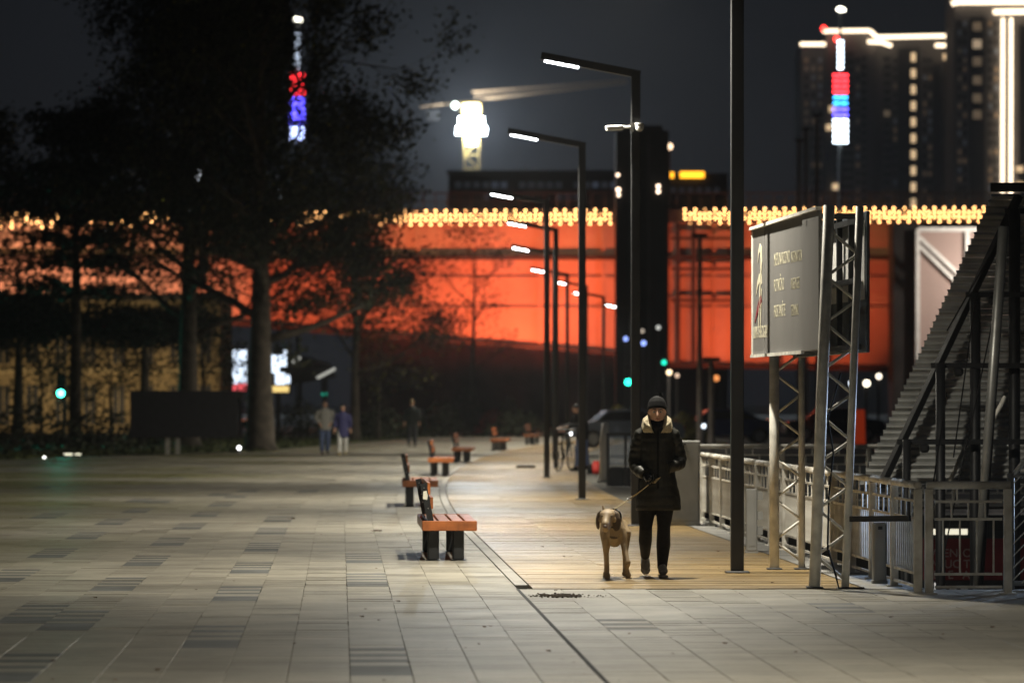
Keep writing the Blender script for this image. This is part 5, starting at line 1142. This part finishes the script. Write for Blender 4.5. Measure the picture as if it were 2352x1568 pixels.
def conifer(label, base, height, rad, seed, levels=9, low=.24, taper=.72, per=60, nb=9):
    rg = random.Random(seed); t = thing('conifer', label, 'tree', base); b = MB(); b.loft([(0,0,-.1),(.05,0,height*.5),(0,0,height)], [.26,.17,.04], 10); nl = MB()
    for L in range(levels):
        f = L/(levels-1); z = height*(low+(.98-low)*f)+rg.uniform(-.2,.2); rr = rad*(1-taper*f)*rg.uniform(.75,1.15)
        for i in range(nb):
            a = i*2*math.pi/nb+rg.uniform(-.3,.3); r1 = rr*rg.uniform(.6,1.05); e = Vector((math.cos(a)*r1, math.sin(a)*r1, z+rg.uniform(-.45,.4))); m_ = Vector((0,0,z)).lerp(e,.5)+Vector((0,0,.15)); b.loft([(0,0,z-.2), tuple(m_), tuple(e)], [.05,.035,.012], 5)
            for k in range(per):
                g_ = rg.uniform(.15,1.0); c = Vector((0,0,z)).lerp(e, g_)+Vector((rg.gauss(0,.28),rg.gauss(0,.28),rg.gauss(0.0,.17))); leaf(nl, c, rg.uniform(.06,.15), rg)
            if rg.random() < .35:
                q = Vector((0,0,z)).lerp(e, rg.uniform(.5,1)); d = rg.uniform(.8,2.4)
                if f < .35:
                    b.tube(q, q-Vector((rg.uniform(-.2,.2),0,d)), .012, .005, 4)
                    for k in range(26): leaf(nl, q-Vector((rg.gauss(0,.12),rg.gauss(0,.12),rg.uniform(0,d))), rg.uniform(.05,.11), rg)
    b.build('trunk', M_bark, t, smooth=True); nl.build('crown', M_ndl, t)
conifer('tall layered dark conifer with bare lower trunk before the ochre building', Vector((P(172,0,158).x,158,0)), 12.5, 5.2, 5, 8, .47, .6, 130, 11)
conifer('low flat-topped conifer in front of the ochre building', Vector((P(330,0,166).x,166,0)), 5.3, 4.6, 9, 4, .78, .35, 170, 12)
conifer('low spreading conifer at the left edge near the green signal', Vector((P(40,0,172).x,172,0)), 5.7, 4.6, 15, 4, .76, .35, 170, 12)
# shrubs and hedge masses on the far side of the walk
def shrub(label, x, Y, w_, h, seed, m=None, n=900):
    rg = random.Random(seed); q = P(x,0,Y); t = thing('shrub', label, 'shrub', (q.x,Y,0), 0, 'shrubs under the bridge'); lb = MB(); b = MB()
    for i in range(7): a = rg.uniform(0,6.28); b.tube((0,0,-.05),(math.cos(a)*w_*.35,math.sin(a)*w_*.3,h*.7), .025,.01,5)
    b.build('stems', M_bark, t)
    for _ in range(n):
        u, v = rg.gauss(0,.36), rg.gauss(0,.36); z = h*(1-min(1,(u*u+v*v)*1.6))*rg.uniform(.15,1.05)
        leaf(lb, Vector((u*w_, v*w_, max(.05,z))), rg.uniform(.06,.14), rg)
    lb.build('foliage', m or M_lf, t)
M_red = mat('red_leaves', (.22,.025,.02), .8, var=.3, island=.3)
for a in (('dark shrub left of the lone walker',878,205,2.2,1.5,1),('dark shrub right of the lone walker',1010,210,2.0,1.7,2),('red leaved shrub behind the fifth bench',1135,215,1.6,1.3,3,M_red),('red leaved shrub near the lone walker',915,222,1.8,1.4,4,M_red),
          ('rounded green shrub behind the farthest bench',1190,208,2.4,1.3,5),('yellow green shrub behind the rounded one',1170,225,1.2,2.0,6,M_lfy),('dark shrub between couple and lone walker',835,212,1.8,1.2,7),('dark tall shrub under the girder',1065,230,2.2,2.4,8),
          ('yellowish shrub left of the dog walker',1420,185,1.3,1.5,9,M_lfy),('green yellow shrub right of the dog walker',1570,170,1.6,1.2,10,M_lfy),('dark hedge clump below the ochre building',60,150,4.0,1.6,11),('dark hedge clump left of the information board',235,152,3.6,1.4,12),('dark hedge clump behind the thick trunk',690,195,3.0,1.8,13)):
    shrub(*a)

# ================================================================== NIGHT AIR
hz = MB(); hz.box((-260,-50,-5),(260,980,84)); ho = hz.build('haze', []); tag(ho, 'thin night haze hanging over the promenade and river', 'haze', kind='stuff')
hm = bpy.data.materials.new('night_haze'); hm.use_nodes = True; ht = hm.node_tree; ht.nodes.clear()
pv_ = ht.nodes.new('ShaderNodeVolumePrincipled'); pv_.inputs['Color'].default_value = (.9,.93,1,1); pv_.inputs['Density'].default_value = 0.00016; pv_.inputs['Anisotropy'].default_value = 0.3
ou = ht.nodes.new('ShaderNodeOutputMaterial'); ht.links.new(pv_.outputs[0], ou.inputs['Volume']); ho.data.materials.append(hm)
sc.cycles.volume_bounces = 0
